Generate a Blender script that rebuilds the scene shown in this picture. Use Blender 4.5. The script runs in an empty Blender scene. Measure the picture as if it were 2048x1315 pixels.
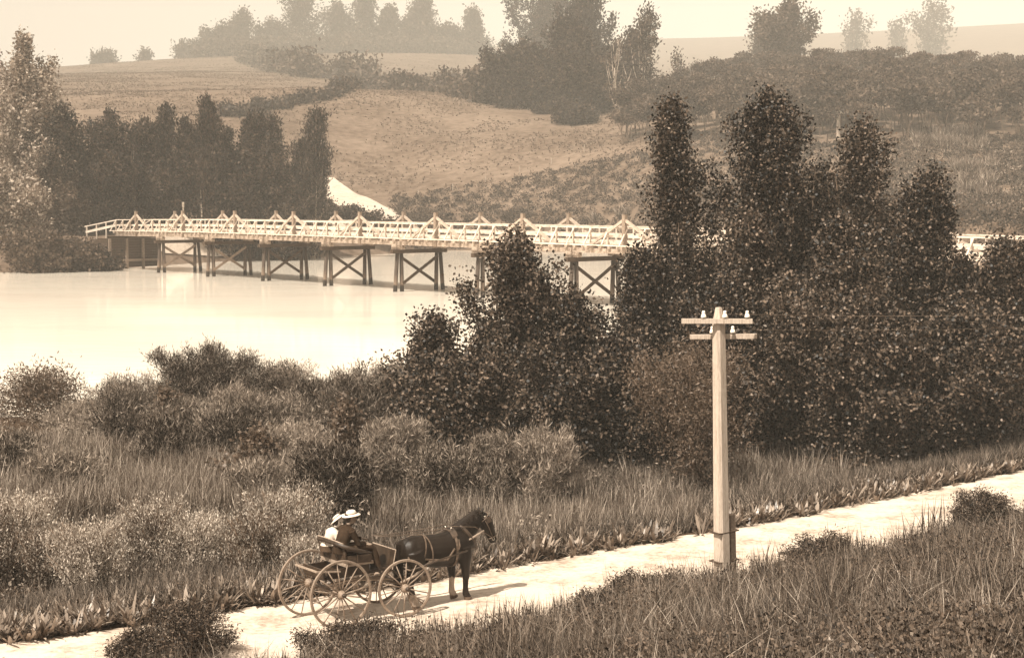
import bpy, math, random
import numpy as np
from mathutils import Vector, Matrix
PI = math.pi
sc = bpy.context.scene
C = sc.collection

# ------------------------------------------------------------------ camera, sky, sun, exposure
F = 2900.0; CX = 1024.0; CY = 657.5; HOR = 405.0; CZ = 9.4
PITCH = math.atan((CY - HOR) / F)
cam_d = bpy.data.cameras.new('camera'); cam = bpy.data.objects.new('camera', cam_d); C.objects.link(cam)
cam.location = (0, 0, CZ); cam.rotation_euler = (PI / 2 - PITCH, 0, 0)
cam_d.sensor_width = 36; cam_d.lens = 36 * F / 2048; cam_d.clip_start = 0.5; cam_d.clip_end = 9000
sc.camera = cam
SUN_EL = math.radians(55); SUN_AZ = math.radians(-138)      # azimuth of the sun, clockwise from +Y
w = bpy.data.worlds.new('World'); sc.world = w; w.use_nodes = True
nt = w.node_tree; nt.nodes.clear()
sky = nt.nodes.new('ShaderNodeTexSky'); sky.sky_type = 'NISHITA'; sky.sun_disc = False
sky.sun_elevation = SUN_EL; sky.sun_rotation = SUN_AZ; sky.dust_density = 0; sky.air_density = 1.0
bw = nt.nodes.new('ShaderNodeSeparateColor')   # the plate was sensitive to blue light only
mul = nt.nodes.new('ShaderNodeMix'); mul.data_type = 'RGBA'; mul.blend_type = 'MULTIPLY'; mul.inputs[0].default_value = 1
mul.inputs[7].default_value = (1.0, 0.885, 0.74, 1)
bg = nt.nodes.new('ShaderNodeBackground'); bg.inputs[1].default_value = 0.12
out = nt.nodes.new('ShaderNodeOutputWorld')
nt.links.new(sky.outputs[0], bw.inputs[0]); nt.links.new(bw.outputs[2], mul.inputs[6])
nt.links.new(mul.outputs[2], bg.inputs[0]); nt.links.new(bg.outputs[0], out.inputs[0])
sd = bpy.data.lights.new('sun', 'SUN'); sd.energy = 4.6; sd.angle = math.radians(0.6); sd.color = (1.0, 0.91, 0.78)
sun = bpy.data.objects.new('sun', sd); C.objects.link(sun)
sdir = Vector((math.sin(SUN_AZ) * math.cos(SUN_EL), math.cos(SUN_AZ) * math.cos(SUN_EL), math.sin(SUN_EL)))
sun.rotation_euler = sdir.to_track_quat('Z', 'Y').to_euler(); sun.location = (-40, -20, 60)
sc.view_settings.view_transform = 'Standard'; sc.view_settings.look = 'None'
sc.view_settings.exposure = 1.05; sc.view_settings.gamma = 1; sc.view_settings.use_curve_mapping = False

# ------------------------------------------------------------------ projection helpers (measuring the photograph)
cp, sp_ = math.cos(PITCH), math.sin(PITCH)
def ray(px, py):
    u = (px - CX) / F; v = -(py - CY) / F
    return np.array((u, cp + v * sp_, -sp_ + v * cp))
def P(px, py, Y):
    d = ray(px, py); return d * (Y / d[1]) + np.array((0, 0, CZ))
def G(px, py, z=0.0):
    d = ray(px, py); return d * ((z - CZ) / d[2]) + np.array((0, 0, CZ))
def proj(Q):
    Q = np.asarray(Q, float).reshape(-1, 3); x, y, z = Q[:, 0], Q[:, 1], Q[:, 2] - CZ
    fw = y * cp - z * sp_; up = y * sp_ + z * cp
    fw = np.where(fw < 0.1, 0.1, fw)
    return np.stack([CX + F * x / fw, CY - F * up / fw], 1)
def in_poly(p, poly):
    poly = np.array(poly, float); x, y = p[:, 0], p[:, 1]; r = np.zeros(len(p), bool); j = len(poly) - 1
    for i in range(len(poly)):
        xi, yi = poly[i]; xj, yj = poly[j]
        c = ((yi > y) != (yj > y)) & (x < (xj - xi) * (y - yi) / (yj - yi + 1e-12) + xi)
        r ^= c; j = i
    return r

# ------------------------------------------------------------------ materials
def sep(L, a=1.0):
    ks = [0.01, 0.05, 0.2, 0.8]; rs = np.array([(1, .57, .31), (1, .64, .41), (1, .75, .57), (1, .89, .77)])
    l = math.log(max(L, .0005)); kk = [math.log(k) for k in ks]
    r = np.array([np.interp(l, kk, rs[:, i]) for i in range(3)])
    lum = r @ np.array((.2126, .7152, .0722)); c = r * L / lum
    return (float(min(c[0], .95)), float(min(c[1], .95)), float(min(c[2], .95)), 1)
def new_mat(name):
    m = bpy.data.materials.new(name); m.use_nodes = True
    return m, m.node_tree, m.node_tree.nodes['Principled BSDF']
def noise_mat(name, L0, L1, scale=4, rough=.8, spec=.3, detail=6, bump=0.0, stretch=(1, 1, 1), lo=.35, hi=.65, scale2=None, amt2=.5, coords='Object', metallic=0.0):
    m, t, b = new_mat(name); N = t.nodes; Lk = t.links
    tc = N.new('ShaderNodeTexCoord'); mp = N.new('ShaderNodeMapping'); mp.inputs['Scale'].default_value = stretch
    Lk.new(tc.outputs[coords], mp.inputs[0])
    n = N.new('ShaderNodeTexNoise'); n.inputs['Scale'].default_value = scale; n.inputs['Detail'].default_value = detail; n.inputs['Roughness'].default_value = .65
    Lk.new(mp.outputs[0], n.inputs[0]); src = n.outputs[0]
    if scale2:
        n2 = N.new('ShaderNodeTexNoise'); n2.inputs['Scale'].default_value = scale2; n2.inputs['Detail'].default_value = 4
        Lk.new(mp.outputs[0], n2.inputs[0])
        mx = N.new('ShaderNodeMix'); mx.inputs[0].default_value = amt2
        Lk.new(src, mx.inputs[2]); Lk.new(n2.outputs[0], mx.inputs[3]); src = mx.outputs[0]
    r = N.new('ShaderNodeValToRGB'); r.color_ramp.elements[0].position = lo; r.color_ramp.elements[1].position = hi
    r.color_ramp.elements[0].color = sep(L0); r.color_ramp.elements[1].color = sep(L1)
    Lk.new(src, r.inputs[0]); Lk.new(r.outputs[0], b.inputs['Base Color'])
    b.inputs['Roughness'].default_value = rough; b.inputs['Specular IOR Level'].default_value = spec; b.inputs['Metallic'].default_value = metallic
    if bump:
        bp = N.new('ShaderNodeBump'); bp.inputs['Strength'].default_value = 1; bp.inputs['Distance'].default_value = bump
        Lk.new(src, bp.inputs['Height']); Lk.new(bp.outputs[0], b.inputs['Normal'])
    return m
def leaf_mat(name, L0, L1, rough=.5, spec=.3, trans=.25):
    m, t, b = new_mat(name); N = t.nodes; Lk = t.links
    at = N.new('ShaderNodeAttribute'); at.attribute_name = 'tone'
    r = N.new('ShaderNodeValToRGB'); r.color_ramp.elements[0].color = sep(L0); r.color_ramp.elements[1].color = sep(L1)
    Lk.new(at.outputs['Fac'], r.inputs[0]); Lk.new(r.outputs[0], b.inputs['Base Color'])
    b.inputs['Roughness'].default_value = rough; b.inputs['Specular IOR Level'].default_value = spec
    tr = N.new('ShaderNodeBsdfTranslucent'); Lk.new(r.outputs[0], tr.inputs[0])
    mx = N.new('ShaderNodeMixShader'); mx.inputs[0].default_value = trans
    o = N['Material Output']; Lk.new(b.outputs[0], mx.inputs[1]); Lk.new(tr.outputs[0], mx.inputs[2]); Lk.new(mx.outputs[0], o.inputs[0])
    return m
M = {}
M['white_timber'] = noise_mat('white_timber', .14, .56, 1.3, .8, .2, stretch=(1, 1, 2), lo=.32, hi=.52, scale2=14, amt2=.4)
M['grey_timber'] = noise_mat('grey_timber', .08, .28, 5, .85, .2, stretch=(1, 1, 1), lo=.35, hi=.65, scale2=30, bump=.01)
M['dark_timber'] = noise_mat('dark_timber', .018, .06, 5, .85, .2, scale2=30, bump=.01)
M['brace_timber'] = noise_mat('brace_timber', .16, .48, 2, .85, .2, scale2=20, bump=.01)
M['chord_timber'] = noise_mat('chord_timber', .09, .36, 1.5, .85, .2, lo=.38, hi=.6, scale2=12, bump=.01)
M['pole_timber'] = noise_mat('pole_timber', .17, .44, 5, .85, .2, stretch=(7, 7, .35), lo=.32, hi=.55, scale2=30, bump=.006)
M['stub_timber'] = noise_mat('stub_timber', .12, .28, 5, .85, .2, scale2=30)
M['porcelain'] = noise_mat('porcelain', .75, .85, 3, .25, .6)
M['bark'] = noise_mat('bark', .04, .14, 8, .9, .1, stretch=(1, 1, .3), bump=.02)
M['pale_bark'] = noise_mat('pale_bark', .25, .5, 8, .9, .1, stretch=(1, 1, .3))
M['leaf_poplar'] = leaf_mat('leaf_poplar', .0015, .15, .5, .25, .10)  # lightest leaf tones stand in for glints on the foliage
M['leaf_willow'] = leaf_mat('leaf_willow', .05, .16, .5, .35, .25)
M['leaf_feather'] = leaf_mat('leaf_feather', .012, .42, .65, .2, .35)
M['leaf_pale'] = leaf_mat('leaf_pale', .06, .70, .6, .2, .35)
M['leaf_far_dark'] = leaf_mat('leaf_far_dark', .003, .09, .6, .25, .2)
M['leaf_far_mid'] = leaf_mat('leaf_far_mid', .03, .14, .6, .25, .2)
M['leaf_far_pale'] = leaf_mat('leaf_far_pale', .10, .55, .6, .25, .3)  # lighter leaves put the fading of the huge left tree into colour
M['leaf_wood'] = leaf_mat('leaf_wood', .010, .12, .6, .25, .15)
M['leaf_fern'] = leaf_mat('leaf_fern', .006, .15, .6, .25, .2)
M['grass_near'] = leaf_mat('grass_near', .008, .27, .6, .25, .3)
M['grass_marsh'] = leaf_mat('grass_marsh', .006, .34, .6, .25, .3)
M['grass_pale'] = leaf_mat('grass_pale', .04, .52, .6, .25, .3)
M['leaf_lance'] = leaf_mat('leaf_lance', .04, .34, .4, .45, .25)
M['scrub'] = leaf_mat('scrub', .006, .14, .65, .2, .2)
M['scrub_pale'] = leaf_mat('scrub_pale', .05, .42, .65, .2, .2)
M['tuft'] = leaf_mat('tuft', .08, .25, .7, .1, .2)
M['soil'] = noise_mat('soil', .015, .05, 2, .95, .1, scale2=15)

# ------------------------------------------------------------------ object helpers
def tag(o, label=None, cat=None, group=None, kind=None):
    if label: o['label'] = label
    if cat: o['category'] = cat
    if group: o['group'] = group
    if kind: o['kind'] = kind
    return o
def empty(name, loc=(0, 0, 0), rz=0.0):
    o = bpy.data.objects.new(name, None); C.objects.link(o); o.location = [float(v) for v in loc]; o.rotation_euler = (0, 0, rz)
    o.empty_display_size = .3
    return o
def link_mesh(name, me, mats, parent=None):
    o = bpy.data.objects.new(name, me); C.objects.link(o)
    for m in (mats if isinstance(mats, (list, tuple)) else [mats]): me.materials.append(m)
    if parent: o.parent = parent
    return o
def np_mesh(name, V, loops, starts, tone=None, smooth=False):
    me = bpy.data.meshes.new(name)
    me.vertices.add(len(V)); me.vertices.foreach_set('co', np.ascontiguousarray(V, dtype=np.float32).ravel())
    me.loops.add(len(loops)); me.loops.foreach_set('vertex_index', np.ascontiguousarray(loops, dtype=np.int32))
    me.polygons.add(len(starts)); me.polygons.foreach_set('loop_start', np.ascontiguousarray(starts, dtype=np.int32))
    me.polygons.foreach_set('use_smooth', np.full(len(starts), smooth))
    if tone is not None:
        a = me.attributes.new('tone', 'FLOAT', 'FACE'); a.data.foreach_set('value', np.ascontiguousarray(tone, dtype=np.float32))
    me.update(calc_edges=True)
    return me
class MB:
    def __init__(s): s.v = []; s.f = []
    def add(s, V, Fc):
        n = len(s.v); s.v += [tuple(map(float, p)) for p in V]; s.f += [tuple(i + n for i in q) for q in Fc]; return s
    def box(s, c, d, rz=0.0, taper=1.0):
        V = []
        for z in (-.5, .5):
            k = taper if z > 0 else 1
            for x, y in ((-.5, -.5), (.5, -.5), (.5, .5), (-.5, .5)):
                X, Y = x * d[0] * k, y * d[1] * k
                V.append((c[0] + X * math.cos(rz) - Y * math.sin(rz), c[1] + X * math.sin(rz) + Y * math.cos(rz), c[2] + z * d[2]))
        return s.add(V, [(0, 3, 2, 1), (4, 5, 6, 7), (0, 1, 5, 4), (1, 2, 6, 5), (2, 3, 7, 6), (3, 0, 4, 7)])
    def beam(s, a, b, wd, ht, up=(0, 0, 1)):
        a = Vector(a); b = Vector(b); d = (b - a).normalized(); up = Vector(up)
        if abs(d.dot(up)) > .98: up = Vector((1, 0, 0))
        r = d.cross(up).normalized(); u = r.cross(d).normalized(); V = []
        for p in (a, b):
            for x, y in ((-1, -1), (1, -1), (1, 1), (-1, 1)): V.append(p + r * x * wd / 2 + u * y * ht / 2)
        return s.add(V, [(0, 1, 2, 3), (7, 6, 5, 4), (0, 4, 5, 1), (1, 5, 6, 2), (2, 6, 7, 3), (3, 7, 4, 0)])
    def tube(s, pts, rad, seg=8, up=(0, 0, 1), cap=True):
        pts = [Vector(p) for p in pts]; n = len(pts)
        if not isinstance(rad, (list, tuple)): rad = [rad] * n
        V = []; Fc = []; pr = None
        for i, p in enumerate(pts):
            d = (pts[min(i + 1, n - 1)] - pts[max(i - 1, 0)]).normalized()
            u0 = Vector(up) if abs(d.dot(Vector(up))) < .95 else Vector((1, 0, 0.01))
            if pr is not None: u0 = pr
            r = d.cross(u0)
            if r.length < 1e-4: r = d.cross(Vector((1, 0, 0)))
            r.normalize(); u = r.cross(d).normalized(); pr = u
            rr = rad[i]; ra, rb = rr if isinstance(rr, (list, tuple)) else (rr, rr)
            for k in range(seg):
                a = 2 * PI * k / seg; V.append(p + r * math.cos(a) * ra + u * math.sin(a) * rb)
        for i in range(n - 1):
            for k in range(seg):
                k2 = (k + 1) % seg; Fc.append((i * seg + k, i * seg + k2, (i + 1) * seg + k2, (i + 1) * seg + k))
        if cap: Fc.append(tuple(range(seg))[::-1]); Fc.append(tuple((n - 1) * seg + k for k in range(seg)))
        return s.add(V, Fc)
    def ball(s, c, r, seg=14, rings=9, rot=None):
        if not isinstance(r, (list, tuple)): r = (r, r, r)
        V = []; Fc = []
        for i in range(rings + 1):
            th = PI * i / rings
            for k in range(seg):
                a = 2 * PI * k / seg
                v = Vector((r[0] * math.sin(th) * math.cos(a), r[1] * math.sin(th) * math.sin(a), r[2] * math.cos(th)))
                if rot: v = rot @ v
                V.append(Vector(c) + v)
        for i in range(rings):
            for k in range(seg):
                k2 = (k + 1) % seg; Fc.append((i * seg + k, (i + 1) * seg + k, (i + 1) * seg + k2, i * seg + k2))
        return s.add(V, Fc)
    def lathe(s, prof, c=(0, 0, 0), seg=20, axis='z'):
        V = []; Fc = []
        for r, h in prof:
            for k in range(seg):
                a = 2 * PI * k / seg; x, y = r * math.cos(a), r * math.sin(a)
                V.append((c[0] + x, c[1] + y, c[2] + h) if axis == 'z' else (c[0] + x, c[1] + h, c[2] + y))
        for i in range(len(prof) - 1):
            for k in range(seg):
                k2 = (k + 1) % seg; Fc.append((i * seg + k, i * seg + k2, (i + 1) * seg + k2, (i + 1) * seg + k))
        return s.add(V, Fc)
    def build(s, name, mat, parent=None, smooth=False):
        me = bpy.data.meshes.new(name); me.from_pydata(s.v, [], s.f)
        if smooth: me.polygons.foreach_set('use_smooth', [True] * len(me.polygons))
        me.update()
        return link_mesh(name, me, mat, parent)
def remesh(mb, name, mats, parent, voxel, smooth_it=4):
    me = bpy.data.meshes.new('tmp'); me.from_pydata(mb.v, [], mb.f); me.update()
    o = bpy.data.objects.new('tmp', me); C.objects.link(o)
    r = o.modifiers.new('r', 'REMESH'); r.mode = 'VOXEL'; r.voxel_size = voxel
    if smooth_it:
        q = o.modifiers.new('s', 'SMOOTH'); q.iterations = smooth_it; q.factor = .5
    dg = bpy.context.evaluated_depsgraph_get(); dg.update()
    m2 = bpy.data.meshes.new_from_object(o.evaluated_get(dg)); m2.name = name
    bpy.data.objects.remove(o); m2.materials.clear()
    m2.polygons.foreach_set('use_smooth', [True] * len(m2.polygons))
    return link_mesh(name, m2, mats, parent)

# ------------------------------------------------------------------ foliage primitives
def unit(v): return v / np.maximum(np.linalg.norm(v, axis=1, keepdims=True), 1e-9)
def leaf_arrays(rng, Pt, size, aspect=.6, up=0.0, out=None, outw=0.0, tone=None, sj=.35):
    n = len(Pt); a = rng.normal(size=(n, 3)); a[:, 2] += up
    if out is not None: a += out * outw
    a = unit(a); b = unit(np.cross(a, rng.normal(size=(n, 3))))
    s = size * (1 + sj * rng.uniform(-1, 1, (n, 1)))
    A = a * s; B = b * s * aspect * .5
    V = np.stack([Pt, Pt + A * .45 + B, Pt + A, Pt + A * .45 - B], 1).reshape(-1, 3)
    t = rng.uniform(0, 1, n) ** 1.6 if tone is None else tone
    return V, t
def leaf_mesh(name, V, t):
    n = len(t); return np_mesh(name, V, np.arange(4 * n), np.arange(n) * 4, t)
def blade_arrays(rng, base, d, length, width, bend):
    n = len(base); d = unit(d); L = length.reshape(-1, 1); side = unit(np.cross(d, rng.normal(size=(n, 3))))
    bd = unit(np.cross(side, d)) * bend.reshape(-1, 1); bd[:, 2] = -np.abs(bd[:, 2])
    W = np.asarray(width).reshape(-1, 1) * .5
    m = base + d * L * .5 + bd * L * .25; t = base + d * L * (1 - .25 * np.abs(bend.reshape(-1, 1))) + bd * L
    return np.stack([base - side * W, base + side * W, m - side * W * .8, m + side * W * .8, t], 1).reshape(-1, 3)
def blade_mesh(name, V, tone):
    n = len(V) // 5; pat = np.array([0, 1, 3, 2, 2, 3, 4]); lp = (pat[None] + 5 * np.arange(n)[:, None]).ravel()
    st = (np.array([0, 4])[None] + 7 * np.arange(n)[:, None]).ravel()
    return np_mesh(name, V, lp, st, np.repeat(tone, 2))

# ================================================================== TERRAIN
# road: far edge measured on the road level
RZ = 1.5
D = None
edge_px = [(-700, 1378), (-300, 1330), (0, 1285), (440, 1228), (640, 1194), (1000, 1137), (1240, 1095), (1680, 1015), (2048, 938), (2400, 860), (2900, 770)]
E = np.array([G(x, y, RZ)[:2] for x, y in edge_px])
dv = (E[8] - E[2]); dv /= np.linalg.norm(dv); nv = np.array((-dv[1], dv[0]))
Ea = E @ dv; En = E @ nv
aa = np.linspace(Ea[0], Ea[-1], 200); nn_ = np.interp(aa, Ea, En)
k = np.ones(21) / 21; nn_ = np.convolve(np.pad(nn_, 10, mode='reflect', reflect_type='odd'), k, 'valid')
ROAD_W = 4.3
def rn(x, y):                      # signed distance to the road's far edge (negative: on the road and nearer)
    a = x * dv[0] + y * dv[1]; n = x * nv[0] + y * nv[1]
    return n - np.interp(a, aa, nn_), a
nsX = [-200, -60, -40, -24, -10, 0, 15, 35, 60, 200]; nsY = [50, 56, 60, 64, 72, 80, 86, 84, 84, 90]
def near_shore(x): return np.interp(x, nsX, nsY)
fsX = [-400, -120, -72, -57, -47, -32, -12, 21, 40, 56, 90, 300]; fsY = [190, 190, 193, 206, 232, 250, 287, 272, 215, 165, 130, 120]
def far_shore(x): return np.interp(x, fsX, fsY)
def vnoise(x, y, s, seed=0):
    r = np.random.default_rng(seed); g = r.uniform(-1, 1, (64, 64))
    u = x / s + 31.7; v = y / s + 17.3; i = np.floor(u).astype(int); j = np.floor(v).astype(int); fu = u - i; fv = v - j
    fu = fu * fu * (3 - 2 * fu); fv = fv * fv * (3 - 2 * fv)
    q = lambda a, b: g[a % 64, b % 64]
    return (q(i, j) * (1 - fu) + q(i + 1, j) * fu) * (1 - fv) + (q(i, j + 1) * (1 - fu) + q(i + 1, j + 1) * fu) * fv
def z_near(x, y):
    x = np.asarray(x, float); y = np.asarray(y, float); r, a = rn(x, y)
    near = -r - ROAD_W
    z = np.full(x.shape, RZ)
    z = np.where(near > 0, RZ + .12 + near * .26 + .12 * vnoise(x, y, 2.2) * np.clip(near, 0, 1), z)
    fs = np.clip(r / 5, 0, 1); fs = fs * fs * (3 - 2 * fs)
    z = np.where(r > 0, RZ - .95 * fs + .12 * vnoise(x, y, 3.1, 4) * np.clip(r, 0, 1), z)
    z = np.where((r <= 0) & (near <= 0), RZ - .05 - .035 * r, z)
    d = y - near_shore(x)
    b = np.clip((d + 6) / 10, 0, 1); b = b * b * (3 - 2 * b)
    return z * (1 - b) - 1.6 * b
def ZM(Y): return Y if Y <= 430 else (430 + (Y - 430) * 8.0 if Y < 545 else 1350 + (Y - 545) * 3.0)
ctrl = [(-300, 470, 240), (0, 480, 215), (0, 455, 245), (300, 462, 225), (300, 440, 260), (520, 455, 245), (-200, 200, 420), (-200, 150, 500),
        (120, 300, 320), (300, 300, 320), (300, 240, 360), (200, 215, 400), (500, 250, 360), (300, 180, 440), (150, 150, 500), (0, 165, 500), (300, 122, 520), (480, 112, 530), (480, 170, 450),
        (650, 380, 328), (700, 403, 312), (770, 432, 290), (730, 440, 275), (640, 335, 350), (640, 250, 385), (640, 185, 430), (640, 150, 470), (640, 108, 540), (560, 300, 350), (450, 450, 250), (560, 450, 262),
        (900, 445, 298), (900, 370, 325), (900, 300, 360), (900, 235, 405), (900, 195, 450), (900, 140, 510), (900, 108, 545),
        (1100, 445, 285), (1100, 335, 330), (1100, 250, 385), (1100, 212, 430), (1100, 120, 560), (1250, 440, 262), (1250, 310, 320), (1250, 255, 370), (1250, 170, 520),
        (1380, 250, 350), (1400, 150, 600), (1400, 84, 1100), (1300, 80, 1100), (1700, 74, 1100), (2040, 56, 1100), (2400, 40, 1100), (1050, 90, 1100), (600, 130, 1100), (200, 200, 1100), (-300, 220, 1100),
        (1500, 445, 222), (1500, 290, 300), (1650, 283, 300), (1900, 268, 290), (2040, 285, 275), (2300, 300, 270), (1900, 430, 200), (2040, 440, 172), (1650, 440, 212), (2300, 440, 160), (1700, 360, 255), (1950, 350, 240),
        (1500, 185, 420), (1700, 170, 430), (1950, 185, 430), (2300, 200, 430), (1700, 110, 700), (2100, 110, 700)]
CP = np.array([P(a, b, ZM(c)) for a, b, c in ctrl])
extra = [(x, 1815, z) for x, z in ((-670, 90), (-340, 120), (-150, 140), (0, 155), (130, 175))] + [(x, 4600, 250) for x in (-2200, -700, 600, 1900)] + [(-1400, 1800, 60), (-500, 300, 15)]
CP = np.vstack([CP, np.array(extra, float)])
S = 100.0
def tps(r): return np.where(r > 0, r * r * np.log(np.maximum(r, 1e-9)), 0)
K = tps(np.linalg.norm(CP[:, None, :2] - CP[None, :, :2], axis=2) / S) + np.eye(len(CP)) * .01
Pm = np.hstack([np.ones((len(CP), 1)), CP[:, :2] / S]); A_ = np.block([[K, Pm], [Pm.T, np.zeros((3, 3))]])
sol = np.linalg.solve(A_, np.concatenate([CP[:, 2], np.zeros(3)]))
def rbf(x, y):
    shp = x.shape; q = np.stack([x.ravel(), y.ravel()], 1); o = np.empty(len(q))
    for i in range(0, len(q), 20000):
        c = q[i:i + 20000]; d = np.linalg.norm(c[:, None] - CP[None, :, :2], axis=2) / S
        o[i:i + 20000] = tps(d) @ sol[:-3] + sol[-3] + c @ sol[-2:] / S
    return o.reshape(shp)
# far road
FR = np.array([(-58, 224), (-46, 248), (-33, 270)] + [tuple(P(*c)[:2]) for c in [(775, 432, 292), (740, 415, 303), (690, 392, 318), (650, 378, 330), (625, 372, 338)]])
def froad_d(x, y):
    q = np.stack([x.ravel(), y.ravel()], 1); best = np.full(len(q), 1e9)
    for a, b in zip(FR[:-1], FR[1:]):
        t = np.clip(((q - a) @ (b - a)) / ((b - a) @ (b - a)), 0, 1); best = np.minimum(best, np.linalg.norm(q - a - t[:, None] * (b - a), axis=1))
    return best.reshape(x.shape)
def z_far(x, y):
    x = np.asarray(x, float); y = np.asarray(y, float)
    z = rbf(x, y) + .5 * vnoise(x, y, 22, 5) * np.clip((900 - y) / 400, 0, 1) + .25 * vnoise(x, y, 7, 6) * np.clip((520 - y) / 150, 0, 1)
    d = y - far_shore(x); b = np.clip(d / 16, 0, 1); b = b * b * (3 - 2 * b); b0 = np.clip((d + 6) / 7, 0, 1)
    z = np.where(d > 0, np.maximum(z, .6) * b + .25 * (1 - b), -1.6 + 1.85 * b0)
    return z
def grid_mesh(name, xs, ys, zf, mat, mask=None):
    X, Y = np.meshgrid(xs, ys) if xs.ndim == 1 else (xs, ys)
    Z = zf(X, Y); V = np.stack([X, Y, Z], 2).reshape(-1, 3); h, w_ = X.shape
    i = np.arange(h - 1)[:, None] * w_ + np.arange(w_ - 1)[None]
    Q = np.stack([i, i + 1, i + w_ + 1, i + w_], 2).reshape(-1, 4)
    if mask is not None: Q = Q[mask(V[Q].mean(1))]
    me = np_mesh(name, V, Q.ravel(), np.arange(len(Q)) * 4, smooth=True)
    return tag(link_mesh(name, me, mat), kind='structure')
def midr(x): return (near_shore(x) + far_shore(x)) / 2
sx = np.sinh(np.linspace(-2.6, 2.6, 420)) / np.sinh(2.6) * 260
ys = np.concatenate([np.linspace(-15, 12, 40), np.linspace(12.3, 45, 150), np.linspace(45.4, 115, 120)])
SX, SY = np.meshgrid(sx * 1.0, ys)
gnd = grid_mesh('ground', SX, SY, z_near, M['soil'])
ang = np.linspace(math.radians(-50), math.radians(50), 520); rr = np.concatenate([np.linspace(118, 600, 330), np.geomspace(602, 3800, 130)])
AX = np.tan(ang)[None, :] * rr[:, None]; AY = np.repeat(rr[:, None], len(ang), 1)
pm = noise_mat('pasture', .065, .17, .5, .95, .1, detail=10, lo=.38, hi=.62, scale2=.05, amt2=.35, bump=.4)
hill = grid_mesh('hillside', AX, AY, z_far, pm, mask=lambda c: c[:, 1] > far_shore(c[:, 0]) - 12)

# near road sheet, just above the ground
al = np.linspace(aa[0], aa[-1], 360); cr = np.linspace(0, 1, 26)
rng = np.random.default_rng(3)
wob0 = np.interp(al, np.linspace(al[0], al[-1], 120), rng.normal(0, .09, 120)); wob1 = np.interp(al, np.linspace(al[0], al[-1], 120), rng.normal(0, .14, 120))
nf = np.interp(al, aa, nn_) + wob0; nr = np.interp(al, aa, nn_) - ROAD_W - wob1
NN = nf[:, None] * cr[None] + nr[:, None] * (1 - cr[None]); AA = np.repeat(al[:, None], len(cr), 1)
RX = AA * dv[0] + NN * nv[0]; RY = AA * dv[1] + NN * nv[1]
def road_z(X, Y):
    c = np.repeat(cr[None], len(al), 0); z = RZ + .01 + .15 * (1 - c) + .03 * np.sin(c * PI) - .035 * (np.exp(-((c - .27) / .06) ** 2) + np.exp(-((c - .62) / .06) ** 2)) + .014 * vnoise(X, Y, .5, 8) + .01 * vnoise(X, Y, .23, 9)
    return z
M['road'] = noise_mat('road_chalk', .22, .48, 7, .95, .1, detail=12, lo=.36, hi=.54, scale2=1.1, amt2=.5, bump=.035)
road = grid_mesh('road', RX, RY, road_z, M['road'])
def ribbon(name, line, wid, zf, mat, lift, n=160, m=10):
    L = np.concatenate([[0], np.cumsum(np.linalg.norm(np.diff(line, axis=0), axis=1))]); t = np.linspace(0, L[-1], n)
    c = np.stack([np.interp(t, L, line[:, 0]), np.interp(t, L, line[:, 1])], 1)
    for _ in range(3): c[1:-1] = (c[:-2] + c[1:-1] * 2 + c[2:]) / 4
    d = np.gradient(c, axis=0); d /= np.linalg.norm(d, axis=1, keepdims=True); nrm = np.stack([-d[:, 1], d[:, 0]], 1)
    o = np.linspace(-wid / 2, wid / 2, m); Q = c[:, None] + nrm[:, None] * o[None, :, None]
    return grid_mesh(name, Q[..., 0], Q[..., 1], lambda a, b: zf(a, b) + lift, mat)
ribbon('far_road', FR, 10.5, z_far, noise_mat('far_road_chalk', .28, .50, .5, .95, .1, lo=.3, hi=.55, scale2=3), .25)

# water: silty and rippled; bright sky reflection put into its pale base colour
m, t, b = new_mat('water'); N = t.nodes; Lk = t.links
b.inputs['Roughness'].default_value = .035; b.inputs['Specular IOR Level'].default_value = .42; b.inputs['IOR'].default_value = 1.33
tc = N.new('ShaderNodeTexCoord'); mp = N.new('ShaderNodeMapping'); mp.inputs['Scale'].default_value = (.5, 1.3, 1)
mp.inputs['Rotation'].default_value = (0, 0, .3)
n1 = N.new('ShaderNodeTexNoise'); n1.inputs['Scale'].default_value = .9; n1.inputs['Detail'].default_value = 6
n2 = N.new('ShaderNodeTexNoise'); n2.inputs['Scale'].default_value = .05; n2.inputs['Detail'].default_value = 3
Lk.new(tc.outputs['Object'], mp.inputs[0]); Lk.new(mp.outputs[0], n1.inputs[0]); Lk.new(mp.outputs[0], n2.inputs[0])
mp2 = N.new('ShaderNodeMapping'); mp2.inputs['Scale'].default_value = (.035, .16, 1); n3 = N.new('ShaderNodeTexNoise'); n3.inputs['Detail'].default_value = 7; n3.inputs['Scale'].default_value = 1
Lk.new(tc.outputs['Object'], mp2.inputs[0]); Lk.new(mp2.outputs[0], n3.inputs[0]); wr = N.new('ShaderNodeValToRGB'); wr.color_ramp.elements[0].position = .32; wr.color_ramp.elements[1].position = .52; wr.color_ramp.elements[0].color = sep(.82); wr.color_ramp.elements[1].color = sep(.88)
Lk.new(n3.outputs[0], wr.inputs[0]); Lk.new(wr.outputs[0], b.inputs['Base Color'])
bp = N.new('ShaderNodeBump'); bp.inputs['Distance'].default_value = .014; Lk.new(n1.outputs[0], bp.inputs['Height']); Lk.new(bp.outputs[0], b.inputs['Normal'])
M['water'] = m
wb = MB().add([(-400, 40, 0), (500, 40, 0), (500, 330, 0), (-400, 330, 0)], [(0, 1, 2, 3)])
tag(wb.build('river_water', m), kind='structure')
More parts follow.
